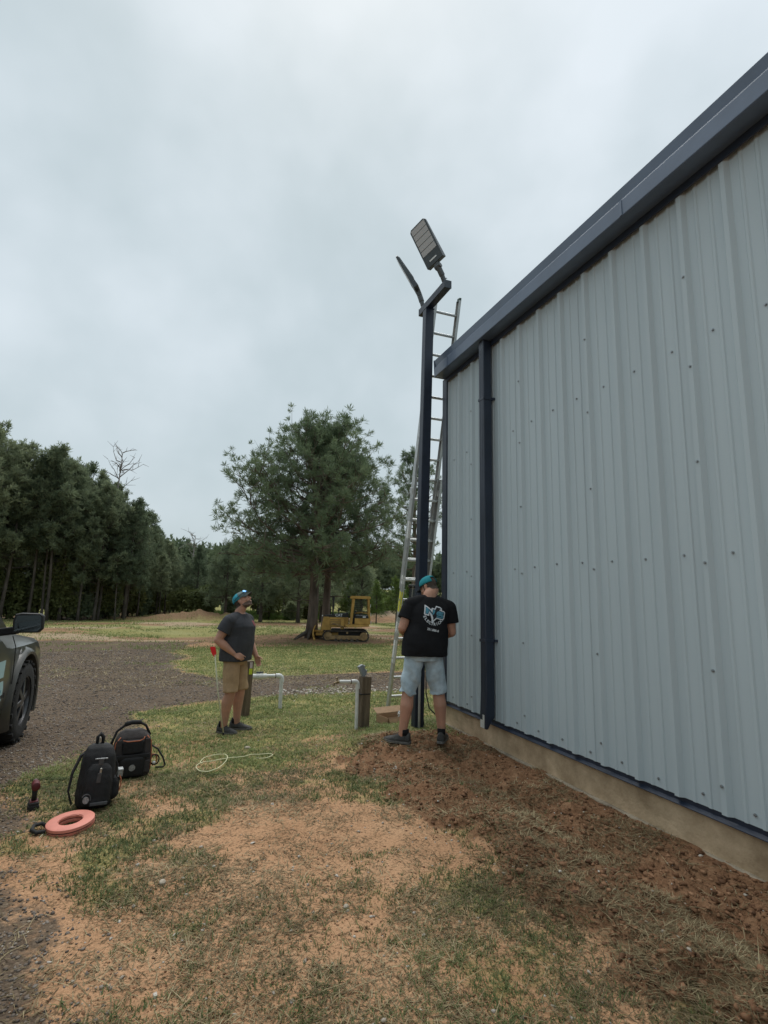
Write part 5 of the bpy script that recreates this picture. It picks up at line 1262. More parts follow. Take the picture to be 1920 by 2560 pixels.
# loop of pale wire on the grass
pts = [(.84, 5.62, .004), (.93, 5.66, .006), (.995, 5.75, .012), (.93, 5.81, .014), (.80, 5.79, .010), (.68, 5.73, .008), (.55, 5.70, .012), (.42, 5.66, .014), (.30, 5.66, .018), (.245, 5.56, .012), (.26, 5.42, .006), (.34, 5.36, .006), (.44, 5.42, .008), (.525, 5.60, .02), (.53, 5.76, .035), (.44, 5.86, .03), (.34, 5.80, .025), (.285, 5.68, .022), (.30, 5.62, .02)]
def smooth_path(p, m=6):
    p = np.array(p, float); out = []
    for i in range(len(p) - 1):
        a, b, c, d = p[max(i - 1, 0)], p[i], p[i + 1], p[min(i + 2, len(p) - 1)]
        for t in np.linspace(0, 1, m, endpoint=False): out.append(.5 * ((2 * b) + (-a + c) * t + (2 * a - 5 * b + 4 * c - d) * t * t + (-a + 3 * b - 3 * c + d) * t ** 3))
    out.append(p[-1]); return out
mb = MB(); mb.tube(on_ground([tuple(q) for q in smooth_path(pts)], .022), .0042, 6); o = mb.build('wire_loop', mat('pale_yellow_wire', (.62, .60, .36), .5, 0, .1, 30), None, shade=True)
tag(o, 'loop of thin pale yellow wire lying on the grass', 'wire')
# a few single stones large enough to pick out
M_STONE = mat('pale_stone', (.42, .36, .28), .85, 0, .3, 12, .4, 40)
def stone(label, x, y, s, seed):
    rng = np.random.default_rng(seed); mb = MB(); mb.ell((0, 0, 0), (s, s * .8, s * .6), None, 12, 8); me = mb.mesh('stone'); c = coords(me); set_co(me, c * (1 + n3(c * 30, 1.0, seed)[:, None] * .9)); smooth(me)
    o = link('stone', me, None, [M_STONE]); o.location = (x, y, gz(x, y) + s * .3); o.rotation_euler = (0, 0, seed); tag(o, label, 'stone', 'single stones in the yard')
stone('tan stone on the grass just right of the looking-up man', .80, 6.28, .034, 3)
stone('round dark stone left of the bare foreground patch', .02, 3.42, .024, 5)
stone('pale oval stone in the lower middle of the dirt', .92, 2.86, .018, 7)
stone('white stone near the bottom edge of the picture', .41, 2.22, .018, 9)

# ------------------------------------------------------------------ bulldozer
M_CATY = mat('dozer_yellow', (.47, .265, .055), .55, 0, .28, 2.2, .1, 12, col2=(.58, .345, .085)); M_DKSTEEL = mat('track_steel', (.055, .045, .038), .75, .3, .4, 6, .3, 20, col2=(.12, .10, .08)); M_DBLK = mat('dozer_black', (.012, .013, .013), .5, 0, .2, 10); M_WORN = mat('worn_rust_yellow', (.26, .17, .075), .75, 0, .4, 5, .2, 20)
dx, dy = 8.95, 29.3
dz = empty('bulldozer', (dx, dy, gz(dx, dy) - .02), R_(-17), 'small yellow tracked bulldozer parked beside the big pine, facing left', 'bulldozer')
K_ = .00222
def U(zx, zy): return ((zx - 900) * K_, (1305 - zy) * K_)
# (local x right in the photo, y away, z up); machine is 1.9 m wide: tracks at |y| 0.55..0.95
tr_out = []
for a in np.linspace(90, 270, 12): tr_out.append((-1.06 + .29 * math.cos(R_(a)), .33 + .29 * math.sin(R_(a))))
for a in np.linspace(-90, 90, 12): tr_out.append((.92 + .31 * math.cos(R_(a)), .335 + .31 * math.sin(R_(a))))
def offs(poly, d):
    c = np.mean(np.array(poly), 0); out = []; n = len(poly)
    for i in range(n):
        a, b = np.array(poly[i - 1]), np.array(poly[(i + 1) % n]); t = b - a; t /= np.linalg.norm(t); out.append(tuple(np.array(poly[i]) + np.array([t[1], -t[0]]) * d * 1.0))
    return out
dense = []
for i in range(len(tr_out)):
    a, b = np.array(tr_out[i]), np.array(tr_out[(i + 1) % len(tr_out)]); L = np.linalg.norm(b - a); m = max(1, int(round(L / .085)))
    for k in range(m): dense.append(tuple(a + (b - a) * k / m))
for sy in (-1, 1):
    y0, y1 = sorted((sy * .56, sy * .94))
    mb = MB(); inn = offs(dense, .05); n = len(dense)
    if np.linalg.norm(np.array(inn)).item() > np.linalg.norm(np.array(dense)).item(): inn = offs(dense, -.05)
    vs = [(x, y, z) for y in (y0, y1) for pl in (dense, inn) for x, z in pl]; fs = []
    for i in range(n):
        j = (i + 1) % n; fs += [(i, j, n + j, n + i), (2 * n + i, 3 * n + i, 3 * n + j, 2 * n + j), (i, 2 * n + i, 2 * n + j, j), (n + i, n + j, 3 * n + j, 3 * n + i)]
    mb.add(vs, fs); tk = mb.build('track', M_DKSTEEL, dz)
    for i in range(0, n):
        x, z = dense[i]; x2, z2 = dense[(i + 1) % n]; nx_, nz_ = -(z2 - z), (x2 - x); l_ = math.hypot(nx_, nz_) + 1e-9; nx_, nz_ = nx_ / l_, nz_ / l_
        if nx_ * (x + .07) + nz_ * (z - .33) < 0: nx_, nz_ = -nx_, -nz_
        mb = MB(); mb.bar((x + nx_ * .012, y0 - .01, z + nz_ * .012), (x + nx_ * .012, y1 + .01, z + nz_ * .012), .014, .045, (nx_, 0, nz_)); mb.build('grouser', M_DKSTEEL, tk)
    f = sy * .95 if sy < 0 else sy * .55
    mb = MB(); mb.prism([(-.95, .14), (.80, .14), (.86, .26), (.80, .36), (-.80, .36), (-.98, .28)], 1, sy * .75 - .16, sy * .75 + .16); mb.build('track_frame', M_WORN, dz, bevel=.02)
    mb = MB(); mb.cyl((.92, sy * .60, .335), (.92, sy * .955, .335), .215, 24); mb.cyl((.92, sy * .955, .335), (.92, sy * .985, .335), .10, 18); mb.cyl((.92, sy * .985, .335), (.92, sy * 1.0, .335), .05, 14); mb.build('sprocket', M_WORN, dz, auto=40)
    mb = MB(); mb.cyl((-1.06, sy * .66, .33), (-1.06, sy * .88, .33), .225, 24); mb.cyl((-1.06, sy * .88, .33), (-1.06, sy * .92, .33), .08, 16); mb.build('idler', M_WORN, dz, auto=40)
    for k in range(5):
        mb = MB(); xx = -.62 + k * .30; mb.cyl((xx, sy * .62, .12), (xx, sy * .93, .12), .085, 16); mb.build('track_roller', M_DKSTEEL, dz, auto=40)
    mb = MB(); mb.cyl((0.0, sy * .70, .52), (0.0, sy * .95, .52), .06, 14); mb.build('carrier_roller', M_WORN, dz, auto=40)
mb = MB(); mb.box((.05, 0, .52), (1.9, 1.05, .34)); mb.build('belly_frame', M_DBLK, dz, bevel=.02)
# hood: sloped engine cover with black top band
mb = MB(); mb.prism([(-1.38, .68), (-1.30, 1.34), (.05, 1.34), (.05, .78), (-.90, .78), (-.95, .62)], 1, -.42, .42); hood = mb.build('engine_hood', M_CATY, dz, bevel=.02)
mb = MB(); mb.prism([(-1.36, 1.345), (-1.30, 1.43), (-.60, 1.52), (.02, 1.60), (.05, 1.345)], 1, -.40, .40); top_ = mb.build('hood_top', M_DBLK, dz, bevel=.012)
mb = MB(); mb.prism([(-1.50, .62), (-1.36, 1.36), (-1.05, 1.36), (-.98, .80), (-.92, .62)], 1, -.47, .47); mb.build('radiator_guard', M_CATY, dz, bevel=.02)
for k in range(4):
    mb = MB(); mb.box((-.62 + k * .0, -.427, .93 + k * .09), (.72, .02, .035)); mb.build('side_louvre', M_WORN, hood)
mb = MB(); mb.box((-.28, -.47, 1.0), (.20, .10, .68)); mb.build('engine_door', M_CATY, dz, bevel=.015)
mb = MB(); mb.prism([(-.86, .98), (-.84, 1.04), (-.18, .84), (-.18, .78)], 1, -.75, -.55); mb.build('lift_arm', M_WORN, dz, bevel=.01)
mb = MB(); mb.cyl((-.52, .0, 1.5), (-.52, 0, 1.86), .035, 12); mb.cyl((-.52, 0, 1.68), (-.52, 0, 1.78), .06, 12); mb.build('exhaust_stack', M_DBLK, dz)
mb = MB(); mb.cyl((-.86, .12, 1.45), (-.86, .12, 2.42), .05, 14); mb.cyl((-.86, .12, 2.30), (-.86, .12, 2.50), .075, 14); mb.build('air_intake', M_DBLK, dz)
mb = MB(); mb.box((-1.44, -.30, 1.41), (.05, .10, .07)); mb.build('headlight', M_LIGHTMETAL, dz, bevel=.01)
mb = MB()
for pl in letter_polys('CAT', .21): mb.add([(-.50 + x, -.4035, 1.385 + y) for x, y in pl], [tuple(range(len(pl)))])
mb.build('lettering', M_WHITEINK, top_)
# deck, fenders, tank
mb = MB(); mb.prism([(-.12, .98), (1.20, .98), (1.24, .88), (.15, .82), (-.12, .86)], 1, -.95, .95); mb.build('fender_deck', M_CATY, dz, bevel=.015)
mb = MB(); mb.prism([(.40, .99), (.40, 1.32), (1.18, 1.32), (1.24, .99)], 1, -.90, .90); tank = mb.build('rear_tank', M_CATY, dz, bevel=.02)
mb = MB(); mb.prism([(.44, 1.325), (.44, 1.46), (1.16, 1.46), (1.18, 1.325)], 1, -.86, .86); mb.build('console', M_DBLK, dz, bevel=.015)
mb = MB(); mb.box((.93, -.866, 1.40), (.18, .006, .08)); mb.build('badge', M_WHITEINK, dz)
mb = MB(); mb.box((.32, 0, 1.16), (.15, .8, .36)); mb.box((.40, 0, 1.48), (.10, .5, .5), (0, R_(12), 0)); mb.build('seat', M_DBLK, dz, bevel=.03)
# roll-over cab: posts, roof, mesh
for sy in (-1, 1):
    mb = MB(); mb.prism([(.12, .99), (.26, .99), (.38, 2.40), (.22, 2.40)], 1, sy * .78 - .05, sy * .78 + .05); mb.build('cab_post', M_CATY, dz, bevel=.012)
    mb = MB(); mb.prism([(1.10, 2.40), (1.20, 2.40), (1.30, 1.0), (1.18, 1.0)], 1, sy * .78 - .05, sy * .78 + .05); mb.build('cab_post', M_CATY, dz, bevel=.012)
    mb = MB(); mb.tube([(.40, sy * .84, 1.60), (.75, sy * .84, 1.64), (1.18, sy * .84, 1.58)], .018, 8); mb.build('grab_rail', M_CATY, dz, shade=True)
    mb = MB()
    for k in range(9): mb.bar((.40 + k * .085, sy * .80, 1.34), (.42 + k * .083, sy * .80, 2.38), .012, .012)
    for k in range(9): mb.bar((.38, sy * .80, 1.45 + k * .11), (1.12, sy * .80, 1.45 + k * .11), .012, .012)
    tag(mb.build('mesh_screen', M_DBLK, dz), kind='stuff')
for k, zz in enumerate((2.02, 1.55, 1.10)):
    mb = MB(); mb.box((1.268 + .045 * (2.02 - zz), -.78, zz), (.02, .10, .17)); mb.build('reflector', M_LIGHTMETAL, dz)
mb = MB(); mb.prism([(.10, 2.40), (.10, 2.50), (.18, 2.56), (1.18, 2.56), (1.26, 2.50), (1.26, 2.40)], 1, -.90, .90); rf = mb.build('cab_roof', M_CATY, dz, bevel=.015)
for sy in (-.6, .6):
    mb = MB(); mb.box((.02, sy, 2.50), (.14, .18, .11)); mb.build('work_lamp', M_DBLK, rf, bevel=.02)
# push arms and blade at the front (left)
for sy in (-1, 1):
    mb = MB(); mb.bar((-.5, sy * .50, .42), (-1.75, sy * .50, .40), .10, .16); mb.build('push_arm', M_CATY, dz, bevel=.015)
mb = MB(); prof = [(-1.86 - .10 * math.sin(t) + .10, .10 + .78 * t / math.pi) for t in np.linspace(0, math.pi, 9)]
mb.prism(prof + [(x - .045, z) for x, z in prof[::-1]], 1, -1.15, 1.15); mb.build('blade', M_CATY, dz)
mb = MB(); mb.box((-1.62, 0, .56), (.5, .95, .10)); mb.build('blade_frame', M_CATY, dz, bevel=.02)

# ------------------------------------------------------------------ red machine half hidden behind the man at the pole
M_TRACRED = mat('faded_red', (.17, .022, .022), .5, 0, .25, 4); M_GLASSD = mat('dark_glass', (.018, .022, .024), .08, 0, .2, 5, spec=.6)
rmx, rmy = 12.55, 27.0; rm = empty('tractor', (rmx, rmy, gz(rmx, rmy)), R_(68), 'red farm tractor with dark cab, mostly hidden behind the man at the pole', 'tractor')
mb = MB(); mb.prism([(-1.9, .75), (-1.9, 1.35), (-1.75, 1.55), (.0, 1.70), (.0, .75)], 1, -.36, .36); mb.build('hood', M_TRACRED, rm, bevel=.05)
mb = MB(); mb.box((.65, 0, .85), (1.5, .8, .5)); mb.build('chassis', M_DBLK, rm, bevel=.03)
for sy in (-1, 1):
    for nm_, xx, rr_, ww in (('front_wheel', -1.5, .48, .30), ('rear_wheel', 1.0, .82, .45)):
        mb = MB(); lathe(mb, [(rr_ * .5, -ww / 2), (rr_ * .9, -ww / 2), (rr_, -ww * .35), (rr_, ww * .35), (rr_ * .9, ww / 2), (rr_ * .5, ww / 2), (rr_ * .5, -ww / 2)], 32); mb.v = [(x + xx, z + sy * .82, y + rr_) for x, y, z in mb.v]; wl_o = mb.build(nm_, M_RUB, rm, auto=40)
        mb = MB(); mb.cyl((xx, sy * .75, rr_), (xx, sy * .95, rr_), rr_ * .5, 20); mb.build('rim', M_LIGHTMETAL, wl_o)
    mb = MB(); mb.prism([(.15, 1.05), (.25, 1.65), (.7, 1.86), (1.4, 1.86), (1.8, 1.5), (1.7, 1.45), (1.35, 1.78), (.75, 1.78), (.35, 1.6), (.25, 1.05)], 1, sy * .82 - .22, sy * .82 + .22); mb.build('fender', M_TRACRED, rm)
    for xx in (.1, 1.55):
        mb = MB(); mb.bar((xx, sy * .68, 1.55), (xx + .06, sy * .64, 3.05), .07, .07); mb.build('cab_pillar', M_DBLK, rm)
    mb = MB(); mb.prism([(.16, 1.58), (.22, 3.0), (1.55, 3.0), (1.52, 1.58)], 1, sy * .655 - .006, sy * .655 + .006); mb.build('side_window', M_GLASSD, rm)
mb = MB(); mb.box((.85, 0, 3.12), (1.75, 1.5, .16)); mb.build('cab_roof', M_DBLK, rm, bevel=.05)
mb = MB(); mb.box((.13, 0, 2.3), (.012, 1.25, 1.35)); mb.build('windscreen', M_GLASSD, rm)
mb = MB(); mb.box((1.60, 0, 2.3), (.012, 1.25, 1.35)); mb.build('rear_window', M_GLASSD, rm)
mb = MB(); mb.box((1.95, .0, 1.1), (.06, .6, .35)); mb.build('hitch_plate', M_GREYBOX, rm)
# ------------------------------------------------------------------ pickup truck at the left edge
M_TRUCK = mat('truck_paint', (.068, .065, .055), .34, .35, .12, 2, spec=.5, coat=.5, rvar=.05); M_TRIM = mat('truck_black_trim', (.014, .014, .015), .6, 0, .2, 20); M_FLARE = mat('painted_flare', (.075, .071, .062), .4, .3, .12, 4, coat=.3); M_CHROME = mat('chrome', (.55, .56, .57), .12, .95, .08, 10); M_WIN = mat('tinted_window', (.012, .015, .017), .05, 0, .2, 3, spec=.7); M_TYRE = mat('tyre_rubber', (.017, .0165, .016), .85, 0, .3, 12, .3, 60); M_RIM = mat('dark_alloy', (.11, .11, .115), .35, .7, .25, 8); M_DECAL = mat('pale_blue_decal', (.36, .52, .54), .5, 0, .08, 6); M_DECAL2 = mat('decal_edge', (.12, .30, .36), .5, 0, .1, 6)
TX, TY = -2.735, 7.50
tz_ = gz(-1.75, 7.5) + .01
tk_ = empty('pickup_truck', (TX, TY, tz_), 0, 'dark olive-grey pickup truck cut off by the left edge', 'truck')
tk_.scale = (1.06,) * 3
# stations along y (front axle at 0), half width, bottom, belt and top heights
ST = [(.98, .80, .62, .86, .90), (.92, .90, .52, .98, 1.05), (.75, .965, .45, 1.04, 1.13), (.40, .985, .42, 1.05, 1.165), (.0, .99, .42, 1.055, 1.18), (-.45, .99, .40, 1.065, 1.19), (-.62, .99, .36, 1.09, 1.20), (-.80, .99, .34, 1.17, 1.22), (-1.2, .995, .34, 1.19, 1.23), (-2.0, 1.0, .34, 1.20, 1.24), (-3.05, 1.0, .34, 1.21, 1.25), (-3.10, .99, .36, 1.20, 1.24), (-3.7, 1.0, .42, 1.22, 1.26), (-4.6, 1.0, .45, 1.22, 1.26), (-4.82, .97, .50, 1.20, 1.24)]
mb = MB(); rings = []
for y, hw, zb, zt, zc in ST:
    half = [(hw - .14, zb), (hw - .04, zb + .04), (hw - .005, zb + .20), (hw, (zb + zt) / 2), (hw - .008, zt - .14), (hw - .045, zt - .03), (hw - .10, zt + .012), (hw * .55, zc), (0, zc + .015)]
    rings.append([Vector((x, y, z)) for x, z in half] + [Vector((-x, y, z)) for x, z in half[::-1][1:]])
mb.rings(rings); bo = mb.build('body', M_TRUCK, tk_, auto=32)
# wheel openings cut with cylinders
cut = MB()
for yy in (0, -3.62):
    for sx in (-1, 1): cut.cyl((sx * .60, yy, .43), (sx * 1.2, yy, .43), .505, 40)
co = cut.build('cutter', M_TRIM); co.parent = tk_
md = bo.modifiers.new('cut', 'BOOLEAN'); md.object = co; md.operation = 'DIFFERENCE'; md.solver = 'EXACT'
dg = bpy.context.evaluated_depsgraph_get(); me = bpy.data.meshes.new_from_object(bo.evaluated_get(dg)); bo.modifiers.clear(); bo.data = me
bpy.data.objects.remove(co); auto_smooth(bo, 32)
# bed opening
mb = MB(); mb.box((0, -3.97, 1.262), (1.55, 1.55, .02)); mb.build('bed_cover', M_TRIM, tk_)
# greenhouse
mb = MB(); rings = []
for z, hw, y0, y1 in ((1.20, .925, -.62, -3.05), (1.30, .915, -.80, -3.04), (1.80, .80, -1.42, -2.93), (1.87, .74, -1.58, -2.86), (1.885, .60, -1.75, -2.75)):
    rings.append([Vector((x * hw, y, z)) for x, y in ((-1, y1), (1, y1), (1, (y0 + y1) / 2), (1, y0 + .12), (.86, y0), (-.86, y0), (-1, y0 + .12), (-1, (y0 + y1) / 2))])
mb.rings(rings); mb.build('cab', M_TRUCK, tk_, bevel=.012)
for sx in (-1, 1):
    def Wd(y, z, o=.006): return (sx * (np.interp(z, [1.20, 1.30, 1.80], [.925, .915, .80]) + o), y, z)
    for nm_, qd in (('front_window', [(-.99, 1.235), (-1.49, 1.78), (-1.93, 1.78), (-1.93, 1.235)]), ('rear_window', [(-2.0, 1.235), (-2.0, 1.78), (-2.80, 1.78), (-2.95, 1.235)])):
        mb = MB(); mb.add([Wd(y, z) for y, z in qd] + [Wd(y, z, -.004) for y, z in qd], [(0, 1, 2, 3), (4, 5, 6, 7), (0, 1, 5, 4), (1, 2, 6, 5), (2, 3, 7, 6), (3, 0, 4, 7)]); mb.build(nm_, M_WIN, tk_)
    mb = MB(); mb.tube([(sx * .945, -.70, 1.215), (sx * .955, -1.5, 1.222), (sx * .955, -3.0, 1.228)], .010, 6); mb.build('belt_moulding', M_CHROME, tk_, shade=True)
    for yy in (-.50, -1.97, -3.02):        # door seams as recessed dark strips
        mb = MB(); mb.tube([(sx * .952, yy, 1.17), (sx * .990, yy, 1.06), (sx * (.9985), yy, .80), (sx * .997, yy, .60), (sx * .985, yy - .01 if yy < -1 else yy - .06, .44)], .0045, 6); mb.build('door_seam', M_TRIM, tk_)
    for yy in (-1.78, -2.82):
        mb = MB(); mb.tube([(sx * 1.0, yy - .09, 1.02), (sx * 1.028, yy - .07, 1.025), (sx * 1.028, yy + .07, 1.03), (sx * 1.0, yy + .09, 1.03)], .014, 8); mb.build('door_handle', M_CHROME, tk_, shade=True)
    # flares over the wheels
    for yy in (0, -3.62):
        rings = []
        for a in np.linspace(-22, 202, 28):
            c_, s_ = math.cos(R_(a)), math.sin(R_(a)); ctr = Vector((0, yy, .43)); dirv = Vector((0, c_, s_))
            rings.append([ctr + dirv * .500 + Vector((sx * .955, 0, 0)), ctr + dirv * .503 + Vector((sx * 1.020, 0, 0)), ctr + dirv * .530 + Vector((sx * 1.028, 0, 0)), ctr + dirv * .560 + Vector((sx * 1.008, 0, 0)), ctr + dirv * .585 + Vector((sx * .955, 0, 0))])
        mb = MB(); mb.rings(rings); mb.build('fender_flare', M_FLARE, tk_, auto=45)
        mb = MB(); mb.cyl((sx * .55, yy, .43), (sx * .62, yy, .43), .50, 32); mb.build('wheel_well', M_TRIM, tk_)
        w = empty('wheel', (sx * .87, yy, .43)); w.parent = tk_
        R0, W0 = .43, .15
        mb = MB(); lathe(mb, [(.262, -W0), (.33, -W0 * 1.03), (.385, -W0 * .98), (.418, -W0 * .80), (R0, -W0 * .55), (R0, W0 * .55), (.418, W0 * .80), (.385, W0 * .98), (.33, W0 * 1.03), (.262, W0), (.262, -W0)], 48); mb.v = [(z, x, y) for x, y, z in mb.v]; ty = mb.build('tyre', M_TYRE, w, auto=50)
        for k in range(44):
            a = 2 * math.pi * k / 44
            mb = MB()
            for s2 in ((-1, 1)[k % 2],): mb.box((s2 * W0 * .70, (R0 - .010) * math.cos(a + s2 * .05), (R0 - .010) * math.sin(a + s2 * .05)), (.095, .045, .024), (a + s2 * .05 + math.pi / 2, 0, 0))
            mb.build('tread_block', M_TYRE, ty)
        mb = MB(); lathe(mb, [(.268, .10), (.262, .138), (.25, .135), (.235, .05), (.235, -.12), (.262, -.13), (.268, .10)], 40); mb.v = [(sx * z, x, y) for x, y, z in mb.v]; rim = mb.build('rim', M_RIM, w, auto=40)
        for k in range(6):
            a = 2 * math.pi * k / 6 + .2; mb = MB(); mb.bar((sx * .118, .05 * math.cos(a), .05 * math.sin(a)), (sx * .10, .245 * math.cos(a), .245 * math.sin(a)), .055, .035, (1, 0, 0)); mb.build('spoke', M_RIM, w, bevel=.006)
        mb = MB(); mb.cyl((sx * .02, 0, 0), (sx * .132, 0, 0), .062, 20); mb.build('hub', M_RIM, w, auto=40)
        mb = MB(); mb.cyl((sx * -.05, 0, 0), (sx * -.03, 0, 0), .18, 24); mb.build('brake_disc', M_DKSTEEL, w)
    # door mirror
    mr = MB(); mr.bar((sx * .93, -.98, 1.235), (sx * 1.12, -1.02, 1.265), .07, .075); arm_ = mr.build('mirror_arm', M_TRIM, tk_, bevel=.015)
    mr = MB(); rings = []
    for d_, k_ in ((-.055, .94), (-.045, 1.0), (.0, 1.0), (.045, .92), (.075, .70), (.085, .45)):
        rings.append([Vector((sx * 1.205 + x * k_, -1.05 + d_, 1.325 + z * k_)) for x, z in ((-.115, -.085), (-.122, .03), (-.105, .092), (-.06, .104), (.10, .100), (.128, .075), (.132, -.045), (.10, -.082))])
    mr.rings(rings); mh = mr.build('mirror_housing', M_TRIM, tk_, auto=40)
    mr = MB(); mr.add([(sx * 1.205 + x, -1.107, 1.325 + z) for x, z in ((-.098, -.070), (-.104, .028), (-.090, .078), (.095, .084), (.112, .062), (.114, -.038), (.088, -.068))], [tuple(range(7))]); mr.build('mirror_glass', M_MIRROR if 'M_MIRROR' in globals() else mat('mirror_glass', (.13, .145, .15), .05, 1.0, .02, 3), mh)
    # door graphics and badges
    d1 = [(-1.02, .86), (-1.30, .86), (-1.34, .74), (-1.06, .74)] if sx > 0 else [(-1.02, .86), (-1.30, .86), (-1.34, .74), (-1.06, .74)]
    for nm_, qd, m_ in (('door_graphic', [(-.80, .96), (-1.75, .96), (-1.80, .80), (-.83, .80)], M_DECAL), ('door_graphic', [(-.82, .765), (-.79, .69), (-.80, .605), (-.84, .545), (-.92, .52), (-1.75, .52), (-1.75, .765)], M_DECAL), ('graphic_stripe', [(-.86, .685), (-.86, .655), (-1.60, .655), (-1.60, .685)], M_DECAL2)):
        o_ = .004 if nm_ != 'graphic_stripe' else .0065
        mb = MB(); pts_ = [(sx * (np.interp(z, [.5, .78, 1.05], [.9945, .9985, .992]) + o_), y, z) for y, z in qd]; mb.add(pts_, [tuple(range(len(pts_)))]); mb.build(nm_, m_, tk_)
    for k in range(3):
        mb = MB(); mb.box((sx * .984, -.20 + k * .045, 1.0), (.006, .028, .06), (0, -sx * .12, 0)); mb.build('badge', M_CHROME, tk_)
    for k in range(4):
        mb = MB(); mb.box((sx * .9995, -.72 - k * .05, .615), (.006, .034, .030 if k else .05)); mb.build('door_badge', M_TRIM, tk_)
    mb = MB(); mb.box((sx * .90, -1.85, .33), (.14, 2.3, .06)); mb.build('running_board', M_TRIM, tk_, bevel=.015)
    mb = MB(); mb.box((sx * .74, .925, .86), (.30, .10, .16)); mb.build('headlight', M_LIGHTMETAL, tk_, bevel=.03)
    mb = MB(); mb.box((sx * .90, -4.80, .95), (.14, .06, .36)); mb.build('tail_light', M_TRACRED, tk_, bevel=.02)
mb = MB(); mb.add([(x, y, z) for x, y, z in ((-.80, -.80, 1.27), (.80, -.80, 1.27), (.68, -1.40, 1.775), (-.68, -1.40, 1.775))], [(0, 1, 2, 3)]); mb.v = [(x, y + .012, z + .014) for x, y, z in mb.v]; mb.build('windscreen', M_WIN, tk_)
mb = MB(); mb.box((0, .965, .86), (1.15, .06, .36)); mb.build('grille', M_TRIM, tk_, bevel=.03)
mb = MB(); mb.box((0, .97, .55), (1.75, .16, .22)); mb.build('front_bumper', M_TRUCK, tk_, bevel=.05)
mb = MB(); mb.box((0, -4.88, .55), (1.8, .14, .2)); mb.build('rear_bumper', M_CHROME, tk_, bevel=.04)
mb = MB(); mb.box((0, -1.9, .40), (1.3, 5.2, .22)); mb.build('chassis', M_TRIM, tk_)

# ------------------------------------------------------------------ grass, straw, clods, pebbles, gravel
def blade_mat(name, c1, c2, c3, trans=.3, sc=1.3):
    m = bpy.data.materials.new(name); m.use_nodes = True; n, l = m.node_tree.nodes, m.node_tree.links; b = n['Principled BSDF']
    b.inputs['Roughness'].default_value = .7; b.inputs['Specular IOR Level'].default_value = .2
    g = n.new('ShaderNodeNewGeometry'); r = n.new('ShaderNodeValToRGB')
    nz = n.new('ShaderNodeTexNoise'); nz.inputs['Scale'].default_value = sc; nz.inputs['Detail'].default_value = 3; l.new(g.outputs['Position'], nz.inputs['Vector'])
    ma = n.new('ShaderNodeMath'); ma.operation = 'MULTIPLY_ADD'; l.new(g.outputs['Random Per Island'], ma.inputs[0]); ma.inputs[1].default_value = .62
    mb_ = n.new('ShaderNodeMath'); mb_.operation = 'MULTIPLY_ADD'; l.new(nz.outputs[0], mb_.inputs[0]); mb_.inputs[1].default_value = .9; mb_.inputs[2].default_value = -.25
    l.new(mb_.outputs[0], ma.inputs[2]); l.new(ma.outputs[0], r.inputs[0])
    e = r.color_ramp.elements; e[0].position = .12; e[0].color = (*c1, 1); e[1].position = .95; e[1].color = (*c3, 1); k = e.new(.55); k.color = (*c2, 1)
    l.new(r.outputs[0], b.inputs['Base Color']); tr = n.new('ShaderNodeBsdfTranslucent'); l.new(r.outputs[0], tr.inputs[0]); mx = n.new('ShaderNodeMixShader'); mx.inputs[0].default_value = trans
    l.new(b.outputs[0], mx.inputs[1]); l.new(tr.outputs[0], mx.inputs[2]); l.new(mx.outputs[0], n['Material Output'].inputs[0]); return m
M_GRASS = blade_mat('grass_blades', (.095, .130, .040), (.195, .245, .080), (.36, .355, .16)); M_GRASSD = blade_mat('coarse_grass_blades', (.058, .082, .028), (.120, .152, .054), (.26, .255, .12)); M_STRAW = blade_mat('dry_straw', (.088, .066, .033), (.21, .162, .088), (.48, .40, .24), .15)
grng = np.random.default_rng(2024)
def blocked(x, y):
    return (x > WX - .03) & (y < YC + .03) & (x < WX + 14.1)
def sample(n, y0, y1, wl, wr):
    u = grng.random(n); y = y0 * (y1 / y0) ** u
    lo = -.36 * y - wl; hi = np.where(y < YC, np.minimum(1.55 * y + wr, WX - .03), .62 * y + wr)
    return lo + (hi - lo) * grng.random(n), y
def blades(x, y, h, w, lean, k, jitter, curl=.5):
    """k curved blades per tuft"""
    n = len(x); N = n * k
    X = np.repeat(x, k) + grng.normal(size=N) * np.repeat(jitter, k); Y = np.repeat(y, k) + grng.normal(size=N) * np.repeat(jitter, k); Z = H(X, Y) - .004
    a = grng.uniform(0, 2 * np.pi, N); hh = np.repeat(h, k) * grng.uniform(.55, 1.2, N); ll = lean * grng.uniform(.3, 1.5, N)
    ww = np.repeat(w, k) * grng.uniform(.7, 1.2, N); dxy = np.stack([np.cos(a), np.sin(a)], 1); sd_ = np.stack([-np.sin(a), np.cos(a)], 1)
    def pt(t, side):
        out = np.empty((N, 3)); lat = ll * hh * (t ** 1.7); out[:, 0] = X + dxy[:, 0] * lat + sd_[:, 0] * side * ww; out[:, 1] = Y + dxy[:, 1] * lat + sd_[:, 1] * side * ww
        out[:, 2] = Z + hh * (t - curl * t * t * .5 * np.clip(ll, 0, 1.3)); return out
    V_ = np.stack([pt(0, -.5), pt(0, .5), pt(.55, .42), pt(1.0, 0), pt(.55, -.42)], 1).reshape(-1, 3)
    i = np.arange(N)[:, None] * 5; F_ = np.concatenate([i + np.array([[0, 1, 2]]), i + np.array([[0, 2, 4]]), i + np.array([[4, 2, 3]])], 1).reshape(-1, 3)
    return V_, F_
def join(parts):
    o = 0; Vs, Fs = [], []
    for V_, F_ in parts: Vs.append(V_); Fs.append(F_ + o); o += len(V_)
    return np.concatenate(Vs), np.concatenate(Fs)
parts_ = []
x, y = sample(150000, 1.35, 26, .9, .6); mk = masks(x, y); pr = np.clip(mk['grass'] * 1.15 - .14, 0, 1) * (1 - mk['gravel'] * .7) * np.where(y < 5.2, .62, .9)
